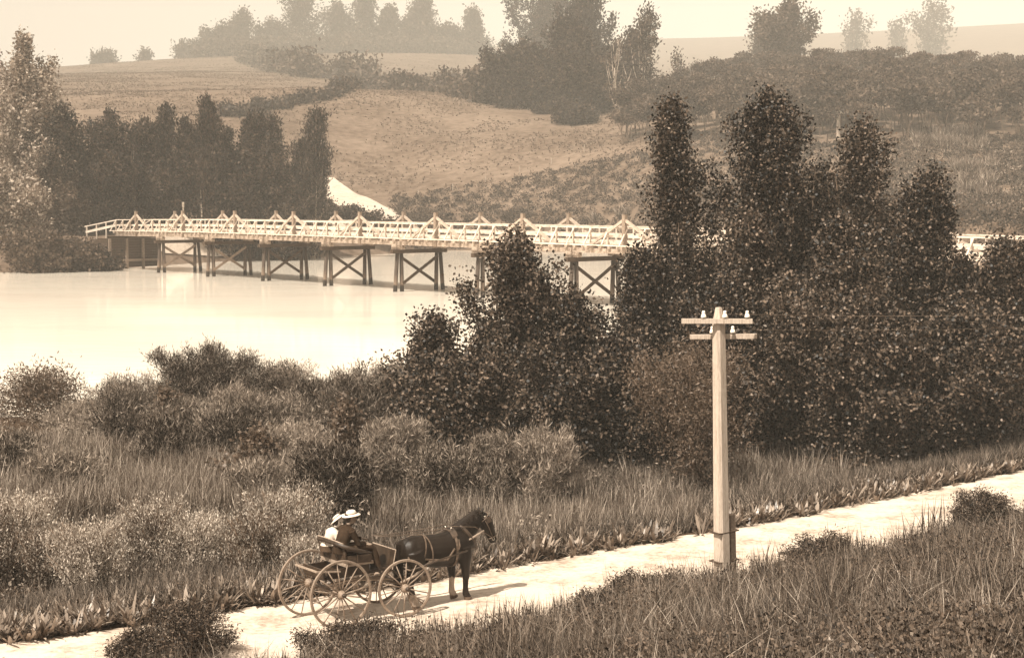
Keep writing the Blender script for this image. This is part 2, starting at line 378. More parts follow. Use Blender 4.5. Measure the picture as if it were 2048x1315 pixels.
# ================================================================== BRIDGE
P0 = G(321, 545, 0); P5 = G(957, 596, 0)
bd = (P5 - P0)[:2]; SPAN = float(np.linalg.norm(bd)) / 5; bd = bd / np.linalg.norm(bd); BR = math.atan2(bd[1], bd[0]); BW_ = 5.7
def bw2(s, y): return (P0[0] + bd[0] * s - bd[1] * y, P0[1] + bd[1] * s + bd[0] * y)
bridge = tag(empty('timber_bridge', (P0[0], P0[1], 0), BR), 'long white-railed timber truss bridge on dark piles crossing the river', 'bridge')
S0, S1 = -1, 11
def sag(s): return .15 - .35 * max(0, (s - 60) / 80) ** 2 - .25 * max(0, (10 - s) / 25)
def part(name, mb, mat, parent, smooth=False): return mb.build(name, M[mat] if isinstance(mat, str) else mat, parent, smooth)
rb = random.Random(5)
m_pile, t_, b_ = new_mat('pile_timber'); N_ = t_.nodes
tc = N_.new('ShaderNodeTexCoord'); sx_ = N_.new('ShaderNodeSeparateXYZ'); no = N_.new('ShaderNodeTexNoise'); no.inputs['Scale'].default_value = 4
ad = N_.new('ShaderNodeMath'); ad.operation = 'MULTIPLY_ADD'; ad.inputs[1].default_value = .5
rp = N_.new('ShaderNodeValToRGB'); rp.color_ramp.elements[0].position = .0; rp.color_ramp.elements[0].color = sep(.012)
e = rp.color_ramp.elements[1]; e.position = 1.0; e.color = sep(.028)
for ps, c in ((.17, .01), (.2, .03), (.22, .13), (.32, .09), (.48, .03)): q = rp.color_ramp.elements.new(ps); q.color = sep(c)
mr = N_.new('ShaderNodeMath'); mr.operation = 'DIVIDE'; mr.inputs[1].default_value = 4.6
t_.links.new(tc.outputs['Object'], sx_.inputs[0]); t_.links.new(tc.outputs['Object'], no.inputs[0]); t_.links.new(no.outputs[0], ad.inputs[0]); t_.links.new(sx_.outputs[2], ad.inputs[2])
t_.links.new(ad.outputs[0], mr.inputs[0]); t_.links.new(mr.outputs[0], rp.inputs[0]); t_.links.new(rp.outputs[0], b_.inputs[0]); b_.inputs['Roughness'].default_value = .8
M['pile'] = m_pile
for k in range(0, S1):
    s = SPAN * k; dz = sag(s)
    pier = empty('pier', (s, 0, 0)); pier.parent = bridge
    zt = 3.9 + dz
    for yt, yb in ((.0, -.42), (.5, .62), (BW_ - .5, BW_ - .62), (BW_, BW_ + .42)):
        part('pile', MB().tube([(rb.uniform(-.05, .05), yb, -1.6), (0, yt, zt)], [.24, .20], 10), 'pile', pier, True)
    part('cap_beam', MB().beam((0, -.75, zt + .2), (0, BW_ + .75, zt + .2), .5, .4), 'dark_timber', pier)
    part('cross_brace', MB().beam((.27, .55, .9), (.27, BW_ - .55, zt - .35), .12, .3), 'grey_timber' if k < 2 else 'dark_timber', pier)
    part('cross_brace', MB().beam((-.27, BW_ - .55, .9), (-.27, .55, zt - .35), .12, .3), 'grey_timber' if k < 2 else 'dark_timber', pier)
    for y in (.1, BW_ - .1):
        part('corbel', MB().box((0, y, zt + .66), (1.9, .42, .5)).box((0, y, zt + .505), (1.3, .40, .2)), 'chord_timber', pier)
# chords, floor beams, deck
def zz(s): return sag(s)
def longbeam(y, zc, wd, ht, s0=SPAN * S0, s1=SPAN * S1, step=SPAN / 2):
    mb = MB(); s = s0
    while s < s1 - 1e-3:
        e_ = min(s + step, s1); mb.beam((s + .02, y, zc + zz(s)), (e_ - .02, y, zc + zz(e_)), wd, ht); s = e_
    return mb
for y in (.1, BW_ - .1): part('chord_beam', longbeam(y, 5.0, .36, .42), 'chord_timber', bridge)
for y in (1.5, 2.85, 4.2): part('stringer', longbeam(y, 4.97, .3, .4), 'dark_timber', bridge)
fb = MB(); s = SPAN * S0 + .3
while s < SPAN * S1:
    L0 = -.28 if round(s * 10) % 3 else -.95
    fb.beam((s, L0, 5.345 + zz(s)), (s, BW_ - L0, 5.345 + zz(s)), .34, .26); s += 1.13
part('floor_beams', fb, 'chord_timber', bridge)
part('deck', longbeam(BW_ / 2, 5.53, BW_ - .3, .1), 'chord_timber', bridge)
for y in (.32, BW_ - .32): part('kerb_rail', longbeam(y, 5.70, .22, .2), 'white_timber', bridge)
for y in (.18, BW_ - .18):
    part('handrail', longbeam(y, 7.06, .16, .11), 'white_timber', bridge)
    part('guard_board', longbeam(y, 6.32, .06, .22), 'white_timber', bridge)
for y in (-.88, BW_ + .88): part('outer_rail', longbeam(y, 5.53, .12, .12), 'white_timber', bridge)
cnt = {'post': 0, 'strut': 0}; rest = {'post': MB(), 'strut': MB()}
for side in (0, 1):
    yi = .18 if side == 0 else BW_ - .18; yo = -.86 if side == 0 else BW_ + .86; yp = .10 if side == 0 else BW_ - .10
    for i in range(int((S1 - S0) * 6) + 1):
        s = SPAN * S0 + i * SPAN / 6; dz = zz(s)
        for nm, mb in (('post', MB().box((s, yp, 6.27 + dz), (.13, .13, 1.47))), ('strut', MB().beam((s + .12, yo, 5.45 + dz), (s + .12, yi - (.10 if side == 0 else -.10), 6.98 + dz), .13, .10))):
            if nm == 'strut' and i % 2 and side: continue
            cnt[nm] += 1
            if cnt[nm] <= 98: part(nm, mb, 'white_timber', bridge)
            else: rest[nm].add(mb.v, mb.f)
for nm in rest:
    if rest[nm].v: tag(part(nm, rest[nm], 'white_timber', bridge), kind='stuff')
for side in (0, 1):
    y = -.08 if side == 0 else BW_ + .08
    for k in range(S0, S1):
        s = SPAN * (k + .5); dz = zz(s); tr = empty('king_post_truss', (s, y, 0)); tr.parent = bridge
        part('king_post', MB().box((0, 0, 6.5 + dz), (.36, .32, 3.5)), 'grey_timber', tr)
        for q in (-1, 1):
            part('brace', MB().beam((q * .15, 0, 7.72 + dz), (q * 4.8, 0, 5.28 + dz), .20, .24), 'brace_timber', tr)
# left approach: flared rails and timber-lined abutment
sL = SPAN * S0
ap = MB()
for y in (.18,):
    ap.beam((sL, y, 7.02 + zz(sL)), (sL - 6.8, y - 1.7, 5.95), .14, .14).beam((sL, y, 6.30 + zz(sL)), (sL - 6.6, y - 1.65, 5.15), .1, .34)
    ap.box((sL - 6.4, y - 1.6, 4.7), (.16, .16, 2.4)); ap.box((sL - 2.2, y - .55, 5.4), (.14, .14, 2.4)); ap.box((sL - 4.3, y - 1.05, 5.2), (.14, .14, 2.0))
    ap.beam((sL, BW_ - y, 7.02 + zz(sL)), (sL - 4.6, BW_ - y + 1.1, 6.25), .12, .12)
part('approach_rail', ap, 'white_timber', bridge)
ab = MB()
for i in range(12): ab.box((sL - .1, BW_ / 2, .45 + i * .37), (.12, BW_ + 2.4, .35))
for i in range(11): ab.box((sL - 3.2 + .1, -.7 , .45 + i * .37), (6.0, .12, .35))
part('abutment_wall', ab, 'dark_timber', bridge)
for y in (-.95, 1.6, 4.1, BW_ + .9): part('abutment_post', MB().box((sL + .14, y, 2.1), (.34, .34, 4.4)), 'grey_timber', bridge)
part('abutment_beam', MB().box((sL + .40, BW_ / 2, 1.25), (.16, BW_ + 1.4, .3)), 'grey_timber', bridge)
# things standing at the far end of the bridge
def ground_z(x, y): return float(z_far(np.array([x]), np.array([y]))[0]) if y > 130 else float(z_near(np.array([x]), np.array([y]))[0])
def gp(px, Y):
    d = ray(px, 500); x = float(d[0] * Y / d[1]); return Vector((x, Y, ground_z(x, Y)))
def zat(py, Y): return float(P(1024, py, Y)[2])
p = gp(368, 229); zt = zat(404, 229)
sp = tag(empty('sign_post', p), 'small white sign on a thin white post at the far end of the bridge', 'sign post')
part('post', MB().box((0, 0, (zt - .8 - p.z) / 2), (.14, .12, zt - .8 - p.z)), 'white_timber', sp)
part('sign_board', MB().box((0, -.02, zt - p.z - .4), (.34, .07, .8)), 'white_timber', sp)
p = gp(408, 233); q = P(401, 378, 233)
lp = tag(empty('leaning_pole', p), 'tall bare leaning pole tapering to its tip behind the bridge rails', 'pole')
part('shaft', MB().tube([(0, 0, -.3), ((q[0] - p.x) * .45 - .05, 0, (q[2] - p.z) * .5), (q[0] - p.x, 0, q[2] - p.z)], [.26, .16, .06], 8), 'pole_timber', lp, True)

# ================================================================== TELEPHONE POLES
def insulator(mb, c, s=1.0):
    mb.lathe([(0, .135 * s), (.022 * s, .132 * s), (.03 * s, .115 * s), (.034 * s, .09 * s), (.028 * s, .082 * s), (.034 * s, .074 * s), (.05 * s, .03 * s), (.052 * s, 0), (.03 * s, -.002), (0, -.002)], c, 14)
def pole_thing(name, label, base, H, wd, rz, near=True):
    r = tag(empty(name, base, rz), label, 'utility pole', 'telephone poles beside the roads')
    mb = MB(); a = wd / 2; ch = a * .38; V = []
    rings = [(0 - .4, 1.18), (H - .30, .88)] if near else [(-.4, 1.1), (H, .9)]
    oct_ = [(a, ch - a), (a, a - ch), (a - ch, a), (ch - a, a), (-a, a - ch), (-a, ch - a), (ch - a, -a), (a - ch, -a)]
    for z, k in rings + ([(H, .42)] if near else []):
        for x, y in oct_: V.append((x * k, y * k, z))
    n = len(V) // 8; Fc = [tuple(range(8))[::-1], tuple((n - 1) * 8 + i for i in range(8))]
    for i in range(n - 1):
        for j in range(8): Fc.append((i * 8 + j, i * 8 + (j + 1) % 8, (i + 1) * 8 + (j + 1) % 8, (i + 1) * 8 + j))
    part('shaft', mb.add(V, Fc), 'pole_timber', r)
    return r
def lean(o, x): o.rotation_euler = (0, x, o.rotation_euler[2])
# near pole
yb = 29.0; px0 = 1453
b0 = gp(px0, yb); topz = zat(614, yb); H = topz - b0.z
pole = pole_thing('telephone_pole', 'tall pale squared telephone pole with two crossarms beside the cart road', b0, H, .25, math.radians(35))
pole.rotation_euler = (math.radians(-.6), -math.radians(1.4), math.radians(35))
sc_ = yb / F * 1.0
def arm(dx0, dx1, zc, y, tilt, nm='crossarm'):
    o = MB().beam((dx0, y, zc + tilt), (dx1, y, zc - tilt), .085, .095).build(nm, M['pole_timber'], pole); o.rotation_euler = (0, 0, math.radians(-42)); return o
a1 = arm(-.74, .66, H - .26, -.165, .012); a2 = arm(-.58, .76, H - .605, .165, .0)
for (x, z, par, y) in ((-.30, H - .21, a1, -.165), (.12, H - .215, a1, -.165), (.56, H - .22, a1, -.165), (-.13, H - .555, a2, .165), (.28, H - .555, a2, .165)):
    mb = MB(); insulator(mb, (x, y, z + .02), 1.05); io = part('insulator', mb, 'porcelain', par, True)
    part('pin', MB().tube([(x, y, z - .02), (x, y, z + .05)], .012, 6), 'dark_timber', par)
bpy.context.view_layer.update()
M['wire'] = noise_mat('wire_metal', .12, .18, 3, .5, .4)
for n_, io in enumerate([c for c in pole.children_recursive if c.name.startswith('insulator')]):
    c = io.matrix_world @ (sum((Vector(v) for v in io.bound_box), Vector()) / 8)
    mb_ = MB()
    for sg in (1,): mb_.tube([c + Vector((dv[0] * sg * 45 * t, dv[1] * sg * 45 * t, -.75 * 4 * t * (1 - t) + sg * .3 * t)) for t in [i / 14 for i in range(15)]], .0010, 4)
    tag(part('telephone_wire', mb_, 'wire', None), 'thin telephone wire strung from the insulators of the near pole along the road', 'wire', 'wires on the near telephone pole')
part('stub_post', MB().box((.245, .02, .62), (.15, .22, 1.7), 0.05, .92), 'stub_timber', pole)
st = MB()
for z in (1.15, .55): st.box((.08, .02, z), (.56, .32, .02))
part('binding_wire', st, 'dark_timber', pole)
# far pole
b1 = gp(1672, 300); fH = zat(222, 300) - b1.z
fp = pole_thing('telephone_pole', 'small distant white telephone pole standing before the dark wood on the hill', b1, fH, .7, .1, False)
part('crossarm', MB().box((0, -.35, fH - .45), (2.3, .16, .22)), 'pole_timber', fp)
for x in (-.9, -.4, .4, .9):
    mb = MB(); insulator(mb, (x, -.35, fH - .34), 2.0); part('insulator', mb, 'porcelain', fp, True)
# fence posts on the hill
fence = [(837, 378, 321), (906, 367, 323), (971, 356, 326), (1039, 345, 329), (1102, 333, 333), (1168, 320, 338), (1261, 304, 345)]
names = ['fence post nearest the pale bend of the far road', 'second fence post uphill from the far road', 'third fence post uphill from the far road', 'middle fence post of the row above the scrub',
         'fence post two below the top of the row above the scrub', 'fence post next below the topmost of the row', 'topmost fence post, beside the dark wood']
for (px, py, Y), lb in zip(fence, names):
    p = gp(px, Y); h = 1.4
    o = MB().box((0, 0, h / 2), (.22, .20, h + .2), rb.uniform(0, 1), .9).build('fence_post', M['brace_timber']); o.location = p; tag(o, 'pale squared ' + lb, 'fence post', 'fence posts along the top of the hillside scrub')
p = gp(1052, 432); o = MB(); 
gt = tag(empty('field_gate', p), 'small pale timber gate between posts under the hillside trees', 'gate')
for x in (-1.5, 1.4): part('post', MB().box((x, 0, .9), (.32, .3, 2.2)), 'white_timber', gt)
for z in (.5, 1.0, 1.5): part('rail', MB().beam((-1.3, 0, z), (1.2, 0, z + .05), .1, .16), 'white_timber', gt)
# ================================================================== TREES
def profile(shape, t):
    t = np.clip(t, 0, 1)
    if shape == 'poplar': return np.sin(PI * np.clip(t, 0, 1) ** .58) ** .85 * (1 - .42 * t)
    if shape == 'column': return np.sin(PI * t ** .5) ** 1.0
    if shape == 'cone': return (1 - t) ** .8 * np.clip(t * 6, 0, 1)
    if shape == 'gum': return np.where(t < .45, .35 + t * .5, np.sin(PI * np.clip((t - .2) / .8, 0, 1)) ** .5)
    return np.sin(PI * np.clip(t * .92 + .06, 0, 1)) ** .55
def make_tree(name, label, cat, base, H, W, seed, mat='leaf_poplar', lsize=.14, nleaf=12000, shape='poplar', bark='bark', group=None, limbs=20, up=.25, clus=28, sig=.22, start=.04, lean=(0, 0), aspect=.75, trunk_r=None, asc=.32, lower=0.0, toff=0.0):
    r = np.random.default_rng(seed); rd = random.Random(seed)
    root = tag(empty(name, base), label, cat, group)
    tr = trunk_r or H * .012 + .03
    mb = MB(); lx, ly = lean
    tp = lambda t: Vector((lx * t * t * H + .06 * W * math.sin(t * 5 + seed), ly * t * t * H + .05 * W * math.cos(t * 4 + seed), t * H))
    mb.tube([tp(i / 7 * .96) + (Vector((0, 0, -.4)) if i == 0 else Vector()) for i in range(8)], [tr * (1 - .9 * i / 7) + .01 for i in range(8)], 8)
    cl = []; 
    for i in range(limbs):
        h0 = start + (.72 - start) * (i + rd.random()) / limbs; az = i * 2.4 + rd.uniform(-.4, .4); h1 = min(.97, h0 + asc * rd.uniform(.7, 1.3) + .04)
        R = W / 2 * float(profile(shape, np.array([(h1 * .55 + h0 * .45 - lower) / (1 - lower)]))[0]) * rd.uniform(.55, 1.3)
        a = tp(h0); c_ = tp(h1); e = Vector((c_.x + math.cos(az) * R, c_.y + math.sin(az) * R, h1 * H)); mid = (a * .45 + e * .55) + Vector((math.cos(az) * R * .12, math.sin(az) * R * .12, -.06 * H * asc))
        mb.tube([a, mid, e], [tr * .38 * (1 - h0) + .012, tr * .22 * (1 - h0) + .01, .008], 5)
        cl.append((a * .6 + mid * .4, mid, e, W * .12 * rd.uniform(.7, 1.35)))
    cl.append((tp(max(start, .25)), tp(.6), tp(1.0), W * .15))
    nc = max(8, nleaf // clus); pts = []; outs = []
    wts = np.array([((e - a).length) for a, m_, e, R in cl]); wts[-1] *= 2.2; wts /= wts.sum()
    idx = r.choice(len(cl), nc, p=wts)
    A = np.array([[*a] for a, m_, e, R in cl])[idx]; Mi = np.array([[*m_] for a, m_, e, R in cl])[idx]; En_ = np.array([[*e] for a, m_, e, R in cl])[idx]; RR = np.array([R for *_, R in cl])[idx]
    t = r.beta(1.25, 1.0, nc)[:, None]; cen = A * (1 - t) ** 2 + 2 * Mi * t * (1 - t) + En_ * t * t
    off = unit(r.normal(size=(nc, 3))) * (RR * (1.15 - t[:, 0] * .75) * r.uniform(.3, 1, nc) ** .6)[:, None]
    cen = cen + off
    # filler clumps inside the outline
    nf_ = int(nc * .3); th = r.uniform(0, 2 * PI, nf_); hh = r.uniform(max(lower, .03), .9, nf_); rad = W / 2 * profile(shape, (hh - lower) / (1 - lower)) * r.uniform(0, 1, nf_) ** .5 * .92
    fx = np.array([[*tp(h)] for h in hh]); fx[:, 0] += np.cos(th) * rad; fx[:, 1] += np.sin(th) * rad
    cen = np.vstack([cen, fx]); k_ = r.integers(0, len(cen), nleaf)
    ctone = r.uniform(-.16, .16, len(cen))
    Pt = cen[k_] + r.normal(size=(nleaf, 3)) * sig * np.array((1, 1, 1.1))
    Pt[:, 2] = np.maximum(Pt[:, 2], .05)
    o_ = Pt - fx.mean(0); tone = np.clip(r.uniform(0, 1, nleaf) ** 2.4 + ctone[k_] + toff, 0, 1)
    V, tn = leaf_arrays(r, Pt, lsize, aspect, up, unit(o_), .2, tone)
    part('trunk', mb, bark, root, True)
    link_mesh('crown', leaf_mesh('crown', V, tn), M[mat], root)
    return root
def far_tree(px, Y, topy, wpx, **k):
    b = gp(px, Y); H = max(.35, zat(topy, Y) - b.z); return make_tree(base=b, H=H, W=wpx / F * Y, **k)

GP = 'poplars crowding the near river bank'
near = [
 (1352, 57, 203, 215, 'narrow dark poplar with a rounded top in front of the bridge, left of the tallest', 15000, 'poplar'),
 (1545, 55, 188, 300, 'tallest broad poplar of the bank, right of the near telephone pole', 24000, 'poplar'),
 (1722, 57, 243, 190, 'slender pointed poplar just right of the tallest poplar', 14000, 'poplar'),
 (1850, 54, 345, 270, 'broad lower poplar between the slender poplar and the right edge', 17000, 'poplar'),
 (1995, 51, 486, 240, 'poplar at the right edge of the view hiding the bridge end', 14000, 'poplar'),
 (1285, 54, 500, 210, 'bushy poplar overlapping the last visible bridge pier', 14000, 'poplar'),
 (1044, 51, 482, 300, 'free-standing young poplar against the water in the middle of the view', 17000, 'poplar'),
 (1150, 50, 590, 190, 'low poplar sapling filling the gap right of the free-standing one', 9000, 'poplar'),
 (872, 50, 635, 175, 'short twin-topped poplar sapling left of the free-standing one', 9000, 'poplar'),
 (1440, 50, 560, 260, 'leafy lower poplar thicket tree right behind the pole crossarms', 14000, 'round'),
 (1640, 48, 540, 260, 'leafy low tree under the tallest poplar, dark and dense', 15000, 'round'),
 (1900, 47, 600, 300, 'dense low tree at the foot of the poplars near the right edge', 16000, 'round'),
 (1760, 46, 640, 240, 'rounded dark tree low in the poplar thicket above the tall grass', 13000, 'round'),
 (2065, 56, 492, 200, 'poplar cut off by the right edge of the view', 11000, 'poplar'),
 (1455, 60, 505, 170, 'dark poplar in the gap between the narrow one and the tallest', 11000, 'poplar'),
 (1632, 59, 330, 170, 'dark poplar in the gap right of the tallest', 11000, 'poplar'),
 (1790, 60, 395, 180, 'dark poplar in the gap right of the slender pointed one', 11000, 'poplar'),
 (1925, 55, 530, 190, 'dark poplar between the broad low one and the right edge', 12000, 'poplar'),
 (1500, 52, 430, 230, 'broad leafy tree directly behind the right arm of the pole', 13000, 'poplar'),
 (1690, 51, 440, 250, 'broad leafy tree at the middle of the poplar mass', 14000, 'poplar'),
 (960, 47, 690, 220, 'dark leafy thicket tree below the free-standing poplar', 10000, 'round'),
 (1230, 47, 690, 230, 'dark leafy thicket tree between the sapling and the pole', 11000, 'round'),
]
for i, (px, Y, ty, wp, lb, n, shp) in enumerate(near):
    far_tree(px, Y, ty, wp * (1.18 if i > 1 else 1.05), name='poplar_tree', label=lb, cat='tree', seed=100 + i, nleaf=int(n * 2.3), shape=shp, toff=(0, -.1, .06, -.05)[i % 4], lsize=.122, group=GP, sig=.19, clus=22, asc=.34 if shp == 'poplar' else .2)
for px, Y, ty, wp, lb, n in ((325, 52, 770, 70, 'sparse leafy sapling poking out before the big feathery bush at left', 900), (505, 43, 865, 150, 'leafy sapling spread above the pale reeds near the couple', 2600), (690, 46, 800, 110, 'leafy sapling between the feathery bushes left of the poplars', 2200)):
    far_tree(px, Y, ty, wp, name='leafy_sapling', label=lb, cat='sapling', seed=px, nleaf=n, shape='poplar', lsize=.12, sig=.16, clus=9, mat='leaf_willow')
far_tree(1395, 43, 690, 240, name='willow_bush', label='greyish fine-leaved bush behind the telephone pole at mid height', cat='bush', seed=7, nleaf=16000, shape='round', lsize=.13, aspect=.28, sig=.25, mat='leaf_willow')
far_tree(75, 60, 752, 190, name='willow_bush', label='pale fine-leaved bush by the water at the left edge', cat='bush', seed=8, nleaf=9000, shape='round', lsize=.16, aspect=.3, sig=.3, mat='leaf_willow')

# feathery bushes: a stem cluster and thousands of fine upright sprays
def feathery(name, label, cat, base, H, W, seed, n=9000, mat='leaf_feather', L=.42, wd=.022, group=None, top=False, up=.8):
    r = np.random.default_rng(seed); root = tag(empty(name, base, r.uniform(0, 6)), label, cat, group)
    mb = MB()
    for i in range(9):
        a = r.uniform(0, 2 * PI); e = r.uniform(.2, .6); mb.tube([(0, 0, -.2), (math.cos(a) * W * .2 * e, math.sin(a) * W * .2 * e, H * .4), (math.cos(a) * W * .4 * e, math.sin(a) * W * .4 * e, H * .8)], [.035, .022, .008], 5)
    part('stem', mb, 'bark', root, True)
    nl = 46; la = r.uniform(0, 2 * PI, nl); lr = r.uniform(0, 1, nl) ** .6 * .40; lz = r.uniform(.12, .88, nl); lr = lr * np.sqrt(np.clip(1.15 - lz, 0, 1)); ls = r.uniform(.09, .20, nl)
    lob = np.stack([np.cos(la) * lr, np.sin(la) * lr, lz], 1); k_ = r.integers(0, nl, n)
    v = unit(r.normal(size=(n, 3))); rad = r.uniform(.35, 1, n) ** .5
    q = lob[k_] + v * (ls[k_] * rad)[:, None]; q[:, 2] = np.maximum(q[:, 2], .0)
    b = q * np.array((W, W, H)) * np.array((1, 1, .95))
    d = v * .55 + unit(b - np.array((0, 0, H * .2))) * .4; d[:, 2] = np.abs(d[:, 2]) * .5 + up; d += r.normal(size=(n, 3)) * .18
    tone = np.clip(r.uniform(0, .75, n) + .3 * (r.uniform(-.8, .8, nl))[k_] + .18 * (v[:, 2] > .3), 0, 1)  # upward-facing sprays lightened in tone, as if lit from above
    V = blade_arrays(r, b, d, r.uniform(.5, 1.2, n) * L, np.full(n, wd), r.uniform(.0, .35, n))
    link_mesh('foliage', blade_mesh('foliage', V, tone), M[mat], root)
    return root
GB = 'feathery bushes between the road and the river'
fb_ = [ # px, Y, topy, width px, label, n
 (415, 58, 702, 250, 'largest feathery bush, silhouetted against the water at left', 20000),
 (265, 58, 765, 150, 'feathery bush on the left shoulder of the largest one', 9000),
 (572, 60, 735, 120, 'small feathery bush standing against the water right of the largest one', 6000),
 (235, 53, 790, 100, 'pale upright feathery bush in front at the left of the sapling', 6000),
 (455, 50, 785, 110, 'rounded feathery bush in front of the largest one', 8000),
 (440, 47, 840, 120, 'low feathery bush tucked under the rounded one', 7000),
 (560, 50, 800, 130, 'soft rounded feathery bush in the middle of the left group', 9000),
 (590, 44, 860, 130, 'low feathery bush above the pale reed bed', 8000),
 (722, 52, 748, 150, 'dark round feathery bush left of the poplars', 11000),
 (795, 43, 850, 115, 'small round feathery ball below the poplar saplings', 9000),
 (665, 39, 905, 150, 'loose feathery bush just behind the hats of the couple', 9000),
 (990, 41, 885, 130, 'pale-tipped feathery bush above the horse', 9000),
 (1080, 41, 872, 130, 'dark feathery bush right of the pale-tipped one', 8000),
 (880, 41, 905, 120, 'low dark feathery bush above the horse collar', 7000),
 (112, 41, 915, 125, 'dark round feathery bush standing in the pale reeds at left', 11000),
 (640, 55, 770, 110, 'feathery bush half hidden between two rounder ones', 7000),
 (350, 52, 810, 110, 'dark feathery bush behind the sparse sapling', 7000),
 (170, 56, 815, 120, 'low feathery bush beside the fine-leaved bush at left', 6000),
 (10, 44, 880, 120, 'feathery bush cut off by the left edge', 7000),
 (520, 41, 930, 110, 'dark feathery bush among the tall reeds', 7000),
 (330, 46, 850, 120, 'dark bush in the hollow behind the pale reeds', 7000),
 (800, 58, 740, 130, 'flat-topped bush at the water edge beside the twin-topped sapling', 7000),
]
for i, (px, Y, ty, wp, lb, n) in enumerate(fb_):
    b = gp(px, Y); H = zat(ty, Y) - b.z; far_tree(px, Y, ty - 4, wp * 1.12, name='feathery_bush', label=lb, cat='bush', seed=300 + i, nleaf=int(n * 1.7 + 3000), shape='round', lsize=.19, aspect=.13, sig=.13, clus=45, mat='leaf_feather', up=1.3, limbs=34, trunk_r=.03, group=GB, asc=.30, toff=(-.22, .1, .3, .0, .2)[i % 5])
GW = 'pale silvery bushes on the left verge'
for i, (px, Y, ty, wp, lb) in enumerate([
 (20, 33, 1000, 120, 'tall pale silvery bush at the left edge'), (85, 32, 1045, 110, 'pale silvery bush beside the one at the left edge'), (165, 31, 1050, 130, 'low pale silvery bush, third from the left edge'),
 (300, 34, 1015, 140, 'silvery bush left of the middle of the verge'), (385, 34, 1018, 130, 'brightest silvery bush behind the lance-leaved plants'), (560, 35, 985, 150, 'tallest silvery bush, left of the couple'), (500, 32, 1045, 110, 'low silvery bush in front of the tallest one'), (600, 31.5, 1065, 70, 'small silvery bush right behind the rear wheel'), (-40, 32, 1010, 120, 'silvery bush cut by the left edge')]):
    far_tree(px, Y, ty - (14, -14, 4)[i % 3], wp * 1.25, name='silvery_bush', label=lb, cat='bush', seed=400 + i, nleaf=13000, shape='round', lsize=.068, aspect=.30, sig=.075, clus=15, mat='leaf_pale', up=1.8, limbs=60, trunk_r=.014, group=GW, asc=.42, toff=(.26, -.08, .2, .05, .24, .08, -.15, .12, .0)[i])

# ------------------------------------------------------------------ trees on the far bank and hills
GF = 'dark plumed trees on the far bank'
far = [ # px, Y, top, width, label, mat
 (50, 226, 72, 190, 'huge pale tree rising against the sky at the left edge', 'leaf_far_pale', 'round', 26000),
 (5, 206, 330, 190, 'pale drooping tree on the bank at the left edge', 'leaf_far_pale', 'round', 12000),
 (150, 229, 215, 190, 'dark rounded tree next to the huge pale one', 'leaf_far_dark', 'round', 12000),
 (235, 233, 225, 120, 'dark rounded tree, second from the huge pale one', 'leaf_far_dark', 'round', 8000),
 (110, 224, 330, 150, 'low greyish tree over the bank left of the bridge end', 'leaf_far_mid', 'round', 9000),
 (275, 234, 245, 100, 'dark plumed tree above the first truss of the bridge', 'leaf_far_dark', 'column', 8000),
 (322, 236, 212, 75, 'slim plumed tree with a sharp tip in the dark grove', 'leaf_far_dark', 'column', 7000),
 (365, 236, 240, 90, 'plumed tree left of the two-tipped one', 'leaf_far_dark', 'column', 7000),
 (412, 234, 198, 85, 'two-tipped plumed tree, highest of the dark grove', 'leaf_far_dark', 'column', 9000),
 (400, 238, 265, 100, 'plumed tree behind the bare leaning pole', 'leaf_far_dark', 'column', 8000),
 (200, 231, 290, 110, 'plumed tree low at the left of the dark grove', 'leaf_far_dark', 'column', 7000),
 (455, 238, 255, 90, 'broad dark tree right of the two-tipped one', 'leaf_far_dark', 'round', 7000),
 (492, 244, 226, 52, 'narrow spire left of a matching pair', 'leaf_far_dark', 'column', 4500),
 (513, 244, 228, 45, 'narrow spire in the middle of three', 'leaf_far_dark', 'column', 4500),
 (541, 244, 230, 50, 'narrow spire standing alone above a dark crown', 'leaf_far_dark', 'column', 4500),
 (505, 238, 262, 130, 'broad dark crown below the narrow spires', 'leaf_far_dark', 'round', 9000),
 (555, 240, 275, 90, 'dark crown left of the big double poplar', 'leaf_far_dark', 'round', 7000),
 (624, 246, 220, 66, 'tall leaning poplar beside the far road', 'leaf_far_dark', 'column', 10000),
 (592, 243, 285, 80, 'shorter half of the double poplar beside the far road', 'leaf_far_dark', 'column', 8000),
 (470, 236, 330, 130, 'low dark tree in front of the spires', 'leaf_far_dark', 'round', 8000),
 (300, 234, 300, 140, 'dark low tree filling the grove behind the second truss', 'leaf_far_dark', 'round', 8000),
 (565, 238, 350, 100, 'low dark tree at the foot of the double poplar', 'leaf_far_dark', 'round', 6000),
]
for i, (px, Y, ty, wp, lb, mt, shp, n) in enumerate(far):
    col = shp == 'column'
    if col: wp = wp * (1.0, .8, 1.2)[i % 3]; n = int(n * 1.2)
    elif mt == 'leaf_far_dark': ty += 4; wp *= 1.25; n = int(n * 1.3)
    far_tree(px, Y, ty, wp, name='plumed_tree' if col else 'bank_tree', label=lb, cat='tree', seed=500 + i, nleaf=n, shape=shp, lsize=.62 if col else .5, aspect=.34 if col else .6, up=1.6 if col else .3, sig=.42, clus=14, mat=mt, group=GF, bark='pale_bark' if i % 4 == 1 else 'bark', asc=.4 if col else .22, lean=(.05, 0) if col else (0, 0), limbs=18)
